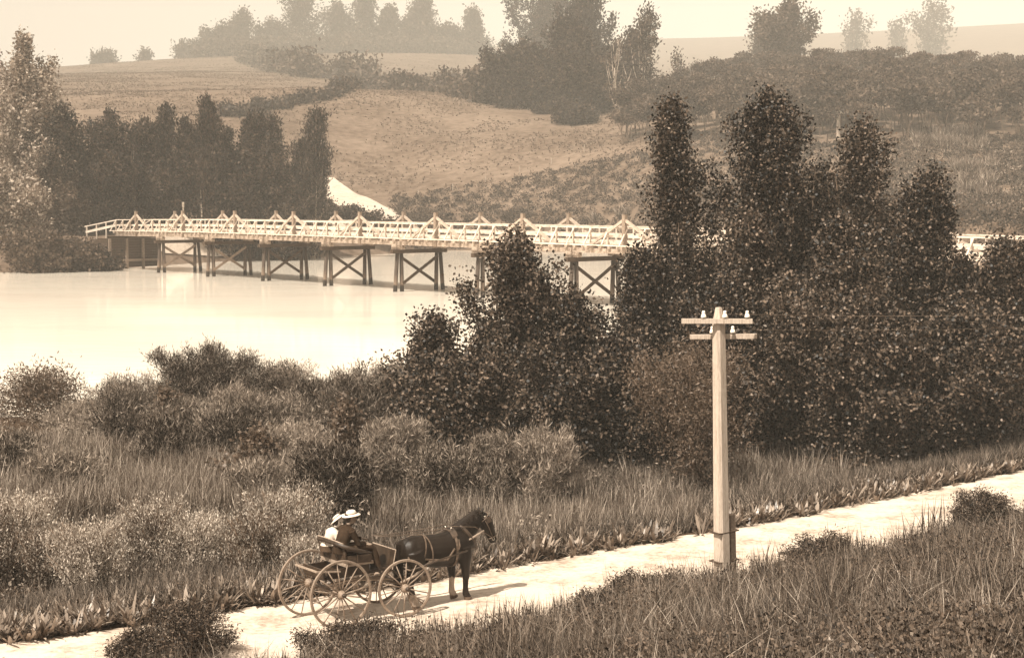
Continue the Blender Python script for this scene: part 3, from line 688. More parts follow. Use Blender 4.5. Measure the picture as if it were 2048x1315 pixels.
# low bushes along the far bank by the bridge
for i, (px, Y, ty, wp, lb) in enumerate([(60, 196, 465, 140, 'leftmost low bush along the far water edge'), (140, 199, 478, 120, 'pale low bush on the bank left of the abutment'), (195, 201, 500, 90, 'rounded bush touching the bridge abutment'),
     (600, 262, 410, 90, 'low bush below the double poplar'), (640, 268, 398, 70, 'low bush at the left side of the far road'), (700, 274, 418, 60, 'small dark bush before the far road'), (735, 268, 428, 70, 'flat dark bush above the bridge rail by the far road')]):
    far_tree(px, Y, ty, wp, name='bank_bush', label=lb, cat='bush', seed=600 + i, nleaf=4500, shape='round', lsize=.42, sig=.4, clus=14, mat='scrub' if i > 1 else 'leaf_far_mid', group='low bushes on the far bank')
# poplars and rounded trees on the hill, middle of the view
mid = [
 (1040, 430, 85, 120, 'rounded hillside tree at the left of the tall hillside group', 'round', 12000, 'bark', 1.0),
 (1050, 425, 110, 110, 'low rounded hillside tree under the left one, beside the gate', 'round', 9000, 'bark', 1.0),
 (1085, 470, -60, 140, 'tall hazy hillside tree running out of the top of the view', 'round', 12000, 'bark', 1.0),
 (1140, 430, 40, 110, 'dense tall hillside tree in the middle of the group', 'column', 12000, 'bark', .9),
 (1180, 405, 90, 160, 'largest dense hillside tree reaching down to the scrub', 'round', 16000, 'bark', .9),
 (1170, 440, -30, 120, 'hazy high crown behind the largest hillside tree', 'column', 10000, 'bark', 1.0),
 (1232, 378, 65, 75, 'white-stemmed hillside poplar with bare pale limbs', 'poplar', 500, 'pale_bark', .9),
 (1285, 385, 15, 78, 'slim hillside poplar with a pale stem, right of the group', 'poplar', 2200, 'pale_bark', .9),
 (1262, 405, 60, 60, 'hazy poplar between the two pale-stemmed ones', 'poplar', 4500, 'bark', .9),
 (1328, 380, 165, 40, 'small dark pointed tree between the poplar and the wood', 'cone', 2500, 'bark', .8),
 (1352, 430, 105, 45, 'thin pale dead-looking tree before the hazy ridge', 'poplar', 700, 'pale_bark', .8),
 (1150, 385, 215, 90, 'low dark hillside tree at the foot of the group', 'round', 5000, 'bark', .9),
 (1100, 410, 225, 60, 'low bush tree right of the gate', 'round', 2500, 'bark', .9),
]
for i, (px, Y, ty, wp, lb, shp, n, bk, ls) in enumerate(mid):
    wp = wp * (1.35 if n > 8000 else 1.1); n = int(n * 1.3); Y2 = ZM(Y); ls *= Y2 / Y; Y = Y2
    far_tree(px, Y, ty, wp, name='hillside_tree', label=lb, cat='tree', seed=700 + i, nleaf=n, shape=shp, lsize=ls, aspect=.5, up=.8 if shp != 'round' else .3, sig=.8, clus=14, mat='leaf_far_dark' if 'pale_bark' != bk else 'leaf_wood', bark=bk, group='tall trees on the middle of the hill', asc=.4 if shp != 'round' else .2, trunk_r=.55 if bk == 'pale_bark' else None)
top = [
 (490, 25, 90, 'cone', 'pointed hazy pine, leftmost of the hilltop row'), (445, 55, 70, 'gum', 'flat-branched hazy tree left of the pointed pine'), (548, 45, 70, 'gum', 'open hazy tree right of the pointed pine'),
 (605, -20, 110, 'round', 'wide hazy tree running out of the top of the view, left of the spires'), (682, 10, 60, 'column', 'narrow hazy tree, first of the hilltop spires'), (738, -30, 75, 'column', 'thick hazy hilltop spire running out of the view'),
 (782, 15, 55, 'cone', 'hazy cone-shaped hilltop tree'), (845, -10, 100, 'column', 'broad hazy hilltop tree left of the gap of sky'), (830, 40, 70, 'round', 'lower hazy hilltop tree in front of the broad one'), (945, 22, 62, 'cone', 'hazy hilltop cone at the edge of the gap of sky'),
 (900, 55, 60, 'gum', 'thin open hilltop tree beside the last cone'), (375, 88, 30, 'round', 'tiny hazy tree on the bare ridge'), (400, 82, 32, 'round', 'tiny hazy tree on the bare ridge nearest the row'), (298, 105, 16, 'round', 'lone speck of a tree on the left ridge'), (215, 108, 50, 'gum', 'thin hazy tree at the far left of the ridge'),
]
for i, (px, ty, wp, shp, lb) in enumerate(top):
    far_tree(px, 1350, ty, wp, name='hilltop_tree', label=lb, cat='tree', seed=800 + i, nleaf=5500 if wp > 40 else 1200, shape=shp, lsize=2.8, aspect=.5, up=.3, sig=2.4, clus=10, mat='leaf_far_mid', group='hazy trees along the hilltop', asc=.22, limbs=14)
for i, (px, Y, ty, wp, shp, lb, n) in enumerate([(1570, 440, 5, 150, 'gum', 'great hazy gum tree above the wood', 12000), (1530, 450, 30, 90, 'gum', 'left half of the great hazy gum tree above the wood', 5000), (1700, 560, 25, 60, 'gum', 'thin hazy gum tree right of the great one', 1600), (1850, 560, 5, 110, 'gum', 'thin flat-topped gum tree on the hazy ridge', 2600), (1785, 600, 40, 34, 'round', 'small hazy tree left of the flat-topped gum', 900), (1390, 480, 130, 40, 'gum', 'slight hazy tree left of the wood', 600)]):
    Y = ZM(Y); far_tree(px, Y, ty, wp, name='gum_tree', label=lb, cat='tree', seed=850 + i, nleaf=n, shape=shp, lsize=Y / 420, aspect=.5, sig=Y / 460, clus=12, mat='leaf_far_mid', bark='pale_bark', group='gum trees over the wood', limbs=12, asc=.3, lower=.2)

# ------------------------------------------------------------------ hedges, wood, scrub (masses nobody could count)
def scatter(poly, n, ylo, yhi, seed, ybias=1.0):
    r = np.random.default_rng(seed); outp = []; tot = 0
    while tot < n:
        Y = r.uniform(ylo, yhi, n * 3); X = r.uniform(-.42, .42, n * 3) * Y; Z = z_far(X, Y); Q = np.stack([X, Y, Z], 1)
        k_ = in_poly(proj(Q), poly) & (Y > far_shore(X) + 1) & (froad_d(X, Y) > 4.6); Q = Q[k_]; outp.append(Q); tot += len(Q)
        if len(outp) > 40: break
    return np.vstack(outp)[:n]
def mounds(name, label, cat, Q, per, size, ls, mat, seed, aspect=.6, up=.3, squash=.6, mesh_name=None):
    r = np.random.default_rng(seed); n = len(Q) * per; k_ = np.repeat(np.arange(len(Q)), per)
    s = (size * r.uniform(.5, 1.3, len(Q)))[k_][:, None]; v = unit(r.normal(size=(n, 3))); v[:, 2] = np.abs(v[:, 2]) * squash * 2 - .2
    Pt = Q[k_] + v * s * r.uniform(.6, 1, (n, 1)); tone = np.clip(r.uniform(0, .8, n) + r.uniform(-.25, .25, len(Q))[k_], 0, 1)
    V, t = leaf_arrays(r, Pt, ls, aspect, up, v, .3, tone)
    return tag(link_mesh(name, leaf_mesh(name, V, t), M[mat]), label, cat, kind='stuff')
scr = [(775, 395), (840, 388), (1000, 360), (1180, 325), (1290, 300), (1340, 260), (1500, 275), (1640, 290), (1900, 270), (2100, 270), (2100, 520), (780, 520), (790, 440)]
mounds('hillside_scrub', 'rough low scrub covering the slope between the far river bank and the field', 'scrub', scatter(scr, 4600, 130, 350, 21), 30, 1.15, .42, 'scrub', 22, squash=.45)
scr2 = [(1430, 300), (1650, 290), (1800, 290), (2100, 300), (2100, 400), (1900, 430), (1600, 420), (1440, 420)]
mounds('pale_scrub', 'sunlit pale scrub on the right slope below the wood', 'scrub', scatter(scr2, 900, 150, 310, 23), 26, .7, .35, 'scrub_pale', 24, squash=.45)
# flax-like tufts on the slope
def tufts(name, label, cat, Q, per, L, wd, mat, seed, spread=.5, bend=.5, d_up=1.0, kind='stuff', rad=.15):
    r = np.random.default_rng(seed); n = len(Q) * per; k_ = np.repeat(np.arange(len(Q)), per)
    th = r.uniform(0, 2 * PI, n); sl = r.uniform(0, spread, n); d = np.stack([np.cos(th) * sl, np.sin(th) * sl, np.full(n, d_up)], 1)
    b = Q[k_] + np.stack([np.cos(th), np.sin(th), np.zeros(n)], 1) * r.uniform(0, rad, (n, 1))
    V = blade_arrays(r, b, d, L * r.uniform(.55, 1.2, n) * r.uniform(.8, 1.15, len(Q))[k_], wd * r.uniform(.6, 1.2, n), bend * r.uniform(0, 1, n))
    tone = np.clip(r.uniform(0, 1, n) ** 2.2 * .85 + r.uniform(-.15, .22, len(Q))[k_], 0, 1)
    return tag(link_mesh(name, blade_mesh(name, V, tone), M[mat]), label, cat, kind=kind)
Qf = np.vstack([scatter([(1820, 262), (1960, 262), (1980, 300), (1830, 300)], 130, 260, 320, 31), scatter([(1900, 330), (1990, 330), (1990, 400), (1900, 400)], 60, 180, 290, 32), scatter([(1180, 425), (1270, 420), (1270, 445), (1180, 445)], 40, 240, 300, 33)])
tufts('flax_tufts', 'clumps of long-bladed flax along the top of the right slope', 'flax', Qf, 40, 2.1, .16, 'scrub_pale', 34, .8, .5, rad=.5)
# the wood
def wood_mass():
    r = np.random.default_rng(41)
    poly = [(1290, 262), (1340, 240), (1450, 278), (1640, 285), (1900, 268), (2100, 285), (2100, 190), (1950, 165), (1850, 135), (1700, 130), (1560, 130), (1480, 135), (1400, 190), (1330, 215), (1240, 255), (1240, 290)]
    Q = np.vstack([scatter(poly, 400, 285, 520, 42), scatter([(1230, 262), (1340, 225), (2110, 215), (2110, 300), (1900, 282), (1640, 300), (1450, 296), (1230, 300)], 230, 270, 360, 43)]); per = 520; n = len(Q) * per; k_ = np.repeat(np.arange(len(Q)), per)
    R = r.uniform(2.8, 5.0, len(Q)); Hh = r.uniform(4.5, 9.5, len(Q)); lob = unit(r.normal(size=(len(Q), 9, 3))) * .6; li = r.integers(0, 9, n)
    v = unit(r.normal(size=(n, 3))); cc = lob[k_, li] * R[k_][:, None]; cc[:, 2] *= .5; v[:, 2] = np.where(v[:, 2] < -.3, -v[:, 2], v[:, 2])
    Pt = Q[k_] + cc + v * (R[k_] * .5)[:, None] * np.array((1, 1, .62)) + np.stack([np.zeros(n), np.zeros(n), Hh[k_]], 1)
    tone = np.clip(r.uniform(0, .9, n) + r.uniform(-.2, .2, len(Q))[k_], 0, 1)
    V, t = leaf_arrays(r, Pt, .7, .5, .1, v, .2, tone)
    o = link_mesh('woodland', leaf_mesh('woodland', V, t), M['leaf_wood']); tag(o, 'dense wood of low spreading trees covering the right hillside', 'wood', kind='stuff')
    mb = MB(); rd = random.Random(9)
    for q in Q:
        for j in range(1):
            a = Vector(q) + Vector((rd.uniform(-1, 1), rd.uniform(-1, 1), -.3)); mb.tube([a, a + Vector((rd.uniform(-.6, .6), 0, 3)), a + Vector((rd.uniform(-2, 2), rd.uniform(-1, 1), 6))], [.13, .10, .05], 5)
    part('trunks', mb, 'bark', o)
wood_mass()
def hedge(name, label, pts, Ys, wdt, ht, n, seed, mat='leaf_far_mid', ls=1.0):
    r = np.random.default_rng(seed); W_ = np.array([[*gp(px, Y)] for px, Y in zip(pts, Ys)]); L = np.concatenate([[0], np.cumsum(np.linalg.norm(np.diff(W_, axis=0), axis=1))]); t = r.uniform(0, L[-1], n)
    Q = np.stack([np.interp(t, L, W_[:, i]) for i in range(3)], 1); Q[:, :2] += r.normal(size=(n, 2)) * wdt * .35; Q[:, 2] = z_far(Q[:, 0], Q[:, 1])
    hh = ht * (.55 + .45 * np.sin(t * .13 + seed) * np.sin(t * .41)); k_ = np.repeat(np.arange(n), 22)
    Pt = Q[k_] + r.normal(size=(n * 22, 3)) * np.array((.8, .8, .35)) * wdt * .4; Pt[:, 2] += np.abs(r.uniform(0, 1, n * 22)) * hh[k_]
    V, tn = leaf_arrays(r, Pt, ls, .6, .3)
    tag(link_mesh(name, leaf_mesh(name, V, tn), M[mat]), label, 'hedge')
def Yof(px, py, y0, y1):      # distance at which the hill surface appears at that height in the photograph
    Y = np.linspace(y0, y1, 2400); d = ray(px, 500); X = d[0] / d[1] * Y; q = proj(np.stack([X, Y, z_far(X, Y)], 1))[:, 1]
    return float(Y[np.argmin(np.abs(q - py))])
def hpts(l, y0=330, y1=1500): return [a for a, _ in l], [Yof(a, b, y0, y1) for a, b in l]
h1 = [(455, 235), (520, 222), (600, 205), (680, 190), (735, 176)]
hedge('field_hedge', 'thin dark hedge line slanting up across the grassy hill', *hpts(h1), 3.2, 3.4, 700, 1, 'leaf_far_dark', ls=1.1)
h2 = [(500, 118), (560, 140), (620, 155), (680, 158), (700, 160), (740, 176)]
hedge('field_hedge', 'bushy dark hedge dropping from the hilltop to the slanting one', *hpts(h2), 10, 13, 900, 2, 'leaf_wood', ls=2.2)
h3 = [(740, 176), (810, 184), (880, 190), (930, 196), (980, 205), (1010, 212)]
hedge('field_hedge', 'dark hedge running right to the tall hillside trees', *hpts(h3), 6, 8, 700, 3, 'leaf_wood', ls=1.5)
h4 = [(420, 108), (520, 106), (640, 106), (760, 104), (880, 104), (965, 100)]
hedge('hilltop_hedge', 'long dark hedge along the hilltop under the hazy trees', *hpts(h4), 16, 16, 1500, 4, ls=2.4)
for (px, py, tpy, wpx, lb) in ((955, 200, 148, 22, 'thin upright tree in the hedge before the tall hillside group'), (965, 205, 165, 40, 'round bush in the hedge beside the thin upright tree'), (690, 160, 120, 36, 'bushy tree at the bend of the dark hedge'), (830, 190, 165, 36, 'small round hedge tree in the middle of the field')):
    far_tree(px, Yof(px, py, 330, 1500), tpy, wpx, name='hedge_tree', label=lb, cat='tree', seed=px, nleaf=1500, shape='round', lsize=1.4, sig=1.1, clus=12, mat='leaf_far_mid', group='little trees in the field hedges')
# rough pasture tufts
def field_tufts():
    poly = [(-50, 150), (300, 118), (480, 108), (1000, 95), (1350, 250), (1290, 310), (800, 390), (640, 380), (-50, 480)]
    Q = scatter(poly, 130000, 260, 1350, 51); r = np.random.default_rng(52)
    k_ = (vnoise(Q[:, 0], Q[:, 1], 9, 3) + vnoise(Q[:, 0], Q[:, 1], 30, 9) + r.uniform(-.9, .9, len(Q))) > .05; Q = Q[k_]
    Q[:, 2] += .05; tufts('pasture_tufts', 'coarse tussocks of grass over the sunny hill field', 'grass', Q, 3, .40, .34, 'tuft', 53, .9, .5, rad=.3)
field_tufts()
# far right dark hollow
mounds('bank_bracken', 'dark bracken along the far river bank behind the bridge', 'scrub', scatter([(780, 425), (1300, 420), (1500, 430), (2100, 425), (2100, 520), (780, 520)], 900, 120, 305, 61), 24, 1.1, .45, 'leaf_far_dark', 62, squash=.5)
#PART4
# ================================================================== GROUND COVER BY THE ROAD
def near_scatter(n, rlo, rhi, seed, ylo=15, yhi=62, cond=None, wd=.42):
    r = np.random.default_rng(seed); outp = []; tot = 0
    for _ in range(60):
        Y = np.sqrt(r.uniform(ylo ** 2, yhi ** 2, n * 2)); X = r.uniform(-wd, wd + .16, n * 2) * Y; q, a = rn(X, Y); k_ = (q > rlo) & (q < rhi) & (Y < near_shore(X) + .5)
        Q = np.stack([X, Y, z_near(X, Y)], 1)[k_]; q = q[k_]
        if cond is not None: k2 = cond(Q, q, r); Q = Q[k2]
        outp.append(Q); tot += len(Q)
        if tot >= n: break
    return np.vstack(outp)[:n]
RW = ROAD_W
patch = lambda Q, s, sd_: vnoise(Q[:, 0], Q[:, 1], s, sd_)
# lance-leaved plants hugging the far edge of the road
Q = near_scatter(3776, -.14, 3.8, 70, cond=lambda Q, q, r: (r.uniform(0, 1, len(q)) < np.exp(-np.abs(q - .25) * .5)) & (patch(Q, 3, 2) > -.75))
def rosettes(name, label, Q, per, L, wd, mat, seed):
    r = np.random.default_rng(seed); n = len(Q) * per; k_ = np.repeat(np.arange(len(Q)), per)
    th = r.uniform(0, 2 * PI, n); sl = r.uniform(.25, 1.3, n); d = unit(np.stack([np.cos(th) * sl, np.sin(th) * sl, np.full(n, 1.0)], 1)); sc_ = (r.uniform(.6, 1.25, len(Q)))[k_]
    Lr = L * sc_ * r.uniform(.6, 1.15, n); side = unit(np.cross(d, np.array((0, 0, 1.0)))); W_ = wd * sc_ * r.uniform(.7, 1.2, n); b0 = Q[k_] + np.stack([np.cos(th), np.sin(th), np.zeros(n)], 1) * .03
    bend = r.uniform(.1, .55, n)
    def pt(t): 
        p = b0 + d * (Lr * t)[:, None]; p[:, 2] -= bend * Lr * t * t * .8; return p
    rows = []
    for t, w_ in ((0, .35), (.35, 1.0), (.7, .8)):
        c_ = pt(t); rows += [c_ - side * (W_ * w_ * .5)[:, None], c_ + side * (W_ * w_ * .5)[:, None]]
    rows.append(pt(1.0)); V = np.stack(rows, 1).reshape(-1, 3); V[:, 2] = np.maximum(V[:, 2], z_near(V[:, 0], V[:, 1]) + .01)
    pat = np.array([0, 1, 3, 2, 2, 3, 5, 4, 4, 5, 6]); lp = (pat[None] + 7 * np.arange(n)[:, None]).ravel(); st = (np.array([0, 4, 8])[None] + 11 * np.arange(n)[:, None]).ravel()
    tone = np.repeat(np.clip(r.uniform(0, 1, n) ** 1.4 + r.uniform(-.15, .15, len(Q))[k_], 0, 1), 3)
    return tag(link_mesh(name, np_mesh(name, V, lp, st, tone), M[mat]), label, 'plants', kind='stuff')
rosettes('lance_leaf_plants', 'border of lance-leaved plants along the far edge of the cart road', Q, 12, .52, .066, 'leaf_lance', 71)
# marsh grass
def tall(Q, q, r): return (r.uniform(0, 1, len(q)) < np.clip(1.25 - q / 22, .25, 1)) & (patch(Q, 2.3, 7) + r.uniform(-.5, .9, len(q)) > -.1)
Q = near_scatter(17700, .4, 17, 72, cond=tall)
tufts('marsh_grass', 'rank grass and weeds filling the flat between the road and the river bushes', 'grass', Q, 13, .70, .018, 'grass_marsh', 73, .55, .6, rad=.14)
reed_poly = [(-60, 925), (120, 920), (330, 935), (480, 960), (640, 985), (660, 1040), (480, 1060), (200, 1060), (-60, 1075)]
Qr = near_scatter(60000, 2.5, 24, 74, ylo=28); Qr = Qr[in_poly(proj(Qr), reed_poly)]; Qr = Qr[vnoise(Qr[:, 0], Qr[:, 1], 1.5, 21) + np.random.default_rng(1).uniform(-.4, 1, len(Qr)) > .0][:4600]
tufts('reed_bed', 'bed of tall pale reeds at the left between the bushes', 'reeds', Qr, 9, 1.25, .026, 'grass_pale', 75, .25, .6, rad=.14)
Qr = near_scatter(60000, .8, 12, 76, ylo=28); Qr = Qr[in_poly(proj(Qr), [(740, 1030), (1240, 975), (1400, 990), (1400, 1060), (1000, 1110), (740, 1120)])]; Qr = Qr[vnoise(Qr[:, 0], Qr[:, 1], 1.2, 22) > -.1][:1000]
tufts('reed_bed', 'tall pale reeds growing behind the horse', 'reeds', Qr, 9, 1.0, .02, 'grass_pale', 77, .2, .5, rad=.15)
Qr = near_scatter(40000, 4, 13, 78, ylo=30); Qr = Qr[in_poly(proj(Qr), [(1450, 900), (2100, 800), (2100, 960), (1450, 1040)])][:1500]
tufts('reed_bed', 'tall reeds along the foot of the poplars at the right', 'reeds', Qr, 9, 1.15, .02, 'grass_pale', 79, .25, .55, rad=.15)
def near_mounds(name, label, Q, per, size, ls, mat, seed, aspect=.5, squash=.6):
    return mounds(name, label, 'undergrowth', Q, per, size, ls, mat, seed, aspect, .3, squash)
near_mounds('marsh_weeds', 'mixed leafy weeds growing up through the rank grass beyond the road', near_scatter(1600, .9, 13, 97, ylo=26, yhi=62, cond=lambda Q, q, r: patch(Q, 3.0, 33) > .0), 110, .42, .07, 'leaf_feather', 98)
near_mounds('undergrowth', 'low leafy undergrowth between the bushes and the river', near_scatter(1500, 1.5, 60, 80, yhi=88, ylo=26, cond=lambda Q, q, r: r.uniform(0, 1, len(q)) < np.clip(q / 20, .1, 1)), 130, .75, .10, 'leaf_feather', 81)
near_mounds('dark_thicket', 'dark leafy undergrowth beneath the poplars', (lambda Q: Q[proj(Q)[:, 0] > 760])(near_scatter(1500, 13, 60, 82, yhi=84, ylo=36)), 130, 1.25, .15, 'leaf_poplar', 83, .7, .9)
near_mounds('verge_weeds', 'bushy weeds on the left verge among the silvery bushes', (lambda Q: Q[(proj(Q)[:, 0] < 900)])(near_scatter(900, .9, 7, 84, ylo=24, yhi=42)), 150, .32, .05, 'leaf_willow', 85, .5, .8)
# near bank
Q = near_scatter(24780, -19, -RW + .05, 86, ylo=7, yhi=48, cond=lambda Q, q, r: patch(Q, 1.6, 12) + r.uniform(-.6, 1.2, len(q)) > 0)
qe = rn(Q[:, 0], Q[:, 1])[0] > -RW - 1.5
tufts('bank_grass', 'coarse grass covering the near bank below the cart road', 'grass', Q[~qe], 14, .50, .011, 'grass_near', 87, .6, .75, rad=.12)
tufts('edge_grass', 'short ragged grass fringing the near edge of the cart road', 'grass', Q[qe], 14, .20, .010, 'grass_near', 187, .8, .75, rad=.12)
Q = near_scatter(2600, -17, -RW - 1.0, 95, ylo=8, yhi=46, cond=lambda Q, q, r: patch(Q, 2.1, 15) > .0)
tufts('dry_stalks', 'pale dry grass stalks arching over the near bank', 'grass', Q, 5, .85, .010, 'grass_pale', 96, .7, .9, rad=.2)
near_mounds('bank_weeds', 'small-leaved weeds growing through the grass of the near bank', near_scatter(3068, -19, -RW - .5, 88, ylo=7, yhi=48, cond=lambda Q, q, r: patch(Q, 2.6, 19) > -.15), 130, .36, .045, 'leaf_fern', 89, .6, .9)
Qi = (lambda Q: Q[in_poly(proj(Q + np.array((0, 0, .2))), [(1800, 1120), (2060, 1010), (2100, 1400), (1560, 1400), (1700, 1220)])])(near_scatter(26000, -19, -RW - .6, 90, ylo=8, yhi=40))[:1300]
near_mounds('creeping_leaves', 'mat of broad creeping leaves in the lower right corner', Qi, 90, .25, .07, 'leaf_lance', 91, .9, .6)
Qe = near_scatter(800, -RW - 1.3, -RW + .12, 92, ylo=16, yhi=46, cond=lambda Q, q, r: patch(Q, 1.4, 41) > .05)
Qt = near_scatter(240, -15, -RW - .6, 99, ylo=9, yhi=46, cond=lambda Q, q, r: patch(Q, 2.4, 42) > -.1)
tufts('tussocks', 'tall coarse tussocks standing out of the near bank', 'grass', Qt, 55, .85, .015, 'grass_near', 199, .42, .7, rad=.22)
tufts('edge_reeds', 'thin dark rush stems standing up along the near edge of the road', 'rushes', Qe, 4, .62, .018, 'leaf_fern', 93, .18, .25, rad=.12)
for px, Y, ty, wp, lb in ((350, 24.4, 1218, 200, 'big bracken bush leaning over the road at the lower left'), (240, 24.0, 1275, 70, 'small bracken sprig at the bottom edge, left'), (1655, 30.6, 1085, 160, 'bracken bush on the near edge of the road right of the pole'), (700, 24.0, 1262, 190, 'low bracken under the rear wheel of the buggy'), (1320, 27.8, 1165, 220, 'low feathery bracken left of the foot of the pole'), (1215, 26.2, 1212, 140, 'bracken spread at the road edge ahead of the horse'), (1985, 31, 985, 150, 'dark bracken mound near the right edge of the view')):
    far_tree(px, Y, ty, wp, name='bracken_bush', label=lb, cat='bracken', seed=px, nleaf=int(95 * wp), shape='round', lsize=.06, aspect=.33, sig=.07, clus=16, mat='leaf_fern', up=.1, limbs=12, trunk_r=.012, group='bracken along the near edge of the road', asc=.3)
def edge_Y(px, rr_):
    Y = np.linspace(20, 60, 2000); d = ray(px, 900); X = d[0] / d[1] * Y; return float(Y[np.argmin(np.abs(rn(X, Y)[0] - rr_))])
def reed_clump(px, Y, n, L, lb, seed):
    b = gp(px, edge_Y(px, -RW - .15 - .25 * (seed % 3))); r = np.random.default_rng(seed); base = np.stack([r.normal(0, .22, n), r.normal(0, .22, n), np.zeros(n) - .05], 1)
    d = np.stack([r.normal(0, .14, n), r.normal(0, .14, n), np.ones(n)], 1); V = blade_arrays(r, base, d, L * r.uniform(.5, 1.15, n), np.full(n, .03), r.uniform(0, .35, n))
    o = link_mesh('rush_clump', blade_mesh('rush_clump', V, np.clip(r.uniform(0, .6, n), 0, 1)), M['leaf_fern']); o.location = b; tag(o, lb, 'rushes', 'rush clumps on the near bank')
for i, (px, Y, n, L, lb) in enumerate(((1885, 32, 60, 1.15, 'tallest dark rush clump at the right against the pale road'), (1560, 29.5, 26, .9, 'slender rush clump just right of the pole'), (1700, 30.5, 30, .95, 'upright rush clump between the bracken and the tallest rushes'), (1290, 26.5, 22, .8, 'rush clump on the near edge left of the pole'), (1040, 25.2, 24, .75, 'rush clump standing in front of the horse'), (770, 24.4, 40, .95, 'dense rush clump crossing the front wheel'), (600, 23.4, 14, .5, 'few short rushes below the rear wheel'), (870, 24.3, 18, .6, 'short rushes between the front wheel and the horse'), (1960, 30, 40, 1.0, 'rush clump at the right edge of the near bank'), (1180, 25.6, 20, .6, 'short rush clump at the road edge in the centre'))):
    reed_clump(px, Y, n, L, lb, 900 + i)

# ================================================================== BUGGY
M['paint_wheel'] = noise_mat('wheel_wood', .10, .25, 8, .6, .3, scale2=40)
M['buggy_black'] = noise_mat('buggy_black', .012, .035, 6, .45, .4)
M['buggy_wood'] = noise_mat('buggy_wood', .16, .32, 6, .6, .3, stretch=(1, 6, 6))
M['cushion'] = noise_mat('cushion_leather', .02, .05, 10, .5, .4, bump=.004)
M['steel'] = noise_mat('worn_steel', .05, .12, 10, .5, .5, metallic=.5)
hz = math.atan2(dv[1], dv[0]); ROLL = -math.radians(2.6)
g0 = G(684, 1256, RZ + .14); off = Vector((-math.sin(hz), math.cos(hz), 0)) * .65
bug = tag(empty('buggy', (g0[0] + off.x, g0[1] + off.y, RZ + .108), hz), 'open four-wheeled buggy with tall thin-spoked wheels, carrying a couple', 'buggy')
WB = 1.43
def wheel(x, y, R, nsp, az):
    r = empty('wheel', (x, y, R)); r.parent = bug; r.rotation_euler = (0, 0, az); sg = -1 if y < 0 else 1
    prof = [(R - .045, -.019), (R - .012, -.021), (R - .012, .021), (R - .045, .019), (R - .045, -.019)]
    part('rim', MB().lathe(prof, seg=64, axis='y'), 'paint_wheel', r)
    part('tyre', MB().lathe([(R - .0115, -.021), (R, -.019), (R, .019), (R - .0115, .021)], seg=64, axis='y'), 'paint_wheel', r, True)
    part('hub', MB().lathe([(.0, -.115), (.038, -.115), (.05, -.08), (.075, -.05), (.085, 0), (.075, .05), (.052, .09), (.0, .09)], seg=20, axis='y'), 'paint_wheel', r, True)
    part('hub_cap', MB().lathe([(.0, sg * .155), (.034, sg * .15), (.042, sg * .11), (.0, sg * .108)], seg=18, axis='y'), 'buggy_black', r, True)
    for i in range(nsp):
        a = 2 * PI * (i + .3) / nsp; c, s_ = math.cos(a), math.sin(a)
        part('spoke', MB().tube([(c * .07, 0, s_ * .07), (c * R * .45, sg * .012, s_ * R * .45), (c * (R - .04), 0, s_ * (R - .04))], [.015, .0125, .0105], 8), 'paint_wheel', r, True)
for x, R, nsp, az in ((0, .63, 16, 0), (WB, .545, 14, -.12)):
    for y in (-.66, .66): wheel(x + (math.sin(-az) * y if az else 0), y, R, nsp, az)
part('rear_axle', MB().tube([(0, -.6, .63), (0, .6, .63)], .026, 8), 'steel', bug, True)
part('front_axle', MB().tube([(WB + .07, -.6, .545), (WB - .07, .6, .545)], .026, 8), 'steel', bug, True)
for y in (-.12, .12): part('reach', MB().tube([(0, y, .66), (.7, y * .6, .70), (WB, y, .62)], .02, 8), 'buggy_wood', bug, True)
def spring(x, zc):
    mb = MB()
    for sg in (-1, 1):
        pts = [(x, -.45 + .9 * i / 10, zc + sg * .10 * math.sin(PI * i / 10)) for i in range(11)]
        for a, b_ in zip(pts[:-1], pts[1:]): mb.beam(a, b_, .045, .018)
    return mb
part('leaf_spring', spring(0, .76), 'steel', bug); part('leaf_spring', spring(WB - .05, .72), 'steel', bug)
bd_ = MB().box((.58, 0, .90), (1.55, .78, .06)).box((.18, -.40, .97), (.62, .03, .15)).box((.18, .40, .97), (.62, .03, .15)).box((-.20, 0, .98), (.03, .83, .17)).box((.52, -.395, .995), (.44, .03, .17)).box((.52, .395, .995), (.44, .03, .17)).box((.31, 0, .995), (.03, .76, .17)).box((.73, 0, .995), (.03, .76, .17))
part('body', bd_, 'buggy_black', bug)
part('side_rail', MB().beam((-.36, -.43, 1.06), (.12, -.43, 1.0), .03, .03).beam((-.36, .43, 1.06), (.12, .43, 1.0), .03, .03).beam((-.36, -.43, 1.06), (-.36, .43, 1.06), .03, .03), 'buggy_wood', bug)
seat = empty('seat', (.50, 0, 1.09)); seat.parent = bug
part('seat_board', MB().box((0, 0, .01), (.58, .98, .05)).beam((-.28, -.5, .05), (-.28, .5, .05), .03, .09), 'buggy_wood', seat)
cb = MB().box((0, 0, .10), (.52, .94, .10), 0, .95); part('cushion', cb, 'cushion', seat)
part('seat_side', MB().beam((-.26, -.5, .12), (.24, -.5, .09), .02, .14).beam((-.26, .5, .12), (.24, .5, .09), .02, .14).beam((-.29, -.5, .16), (-.29, .5, .16), .02, .2), 'cushion', seat)
pr_ = [(.22, -.54, .20), (-.08, -.56, .28), (-.34, -.50, .38), (-.40, -.25, .42), (-.41, .1, .43), (-.40, .38, .42), (-.34, .52, .39), (-.08, .57, .28), (.22, .55, .20)]
part('back_rail', MB().tube(pr_, [(.014, .014)] + [(.016, .042)] * 7 + [(.014, .014)], 8), 'buggy_black', seat, True)
part('back_rail_trim', MB().tube([(x * 1.0, y, z + .045) for x, y, z in pr_[2:7]], .013, 6), 'buggy_wood', seat, True)
st = MB()
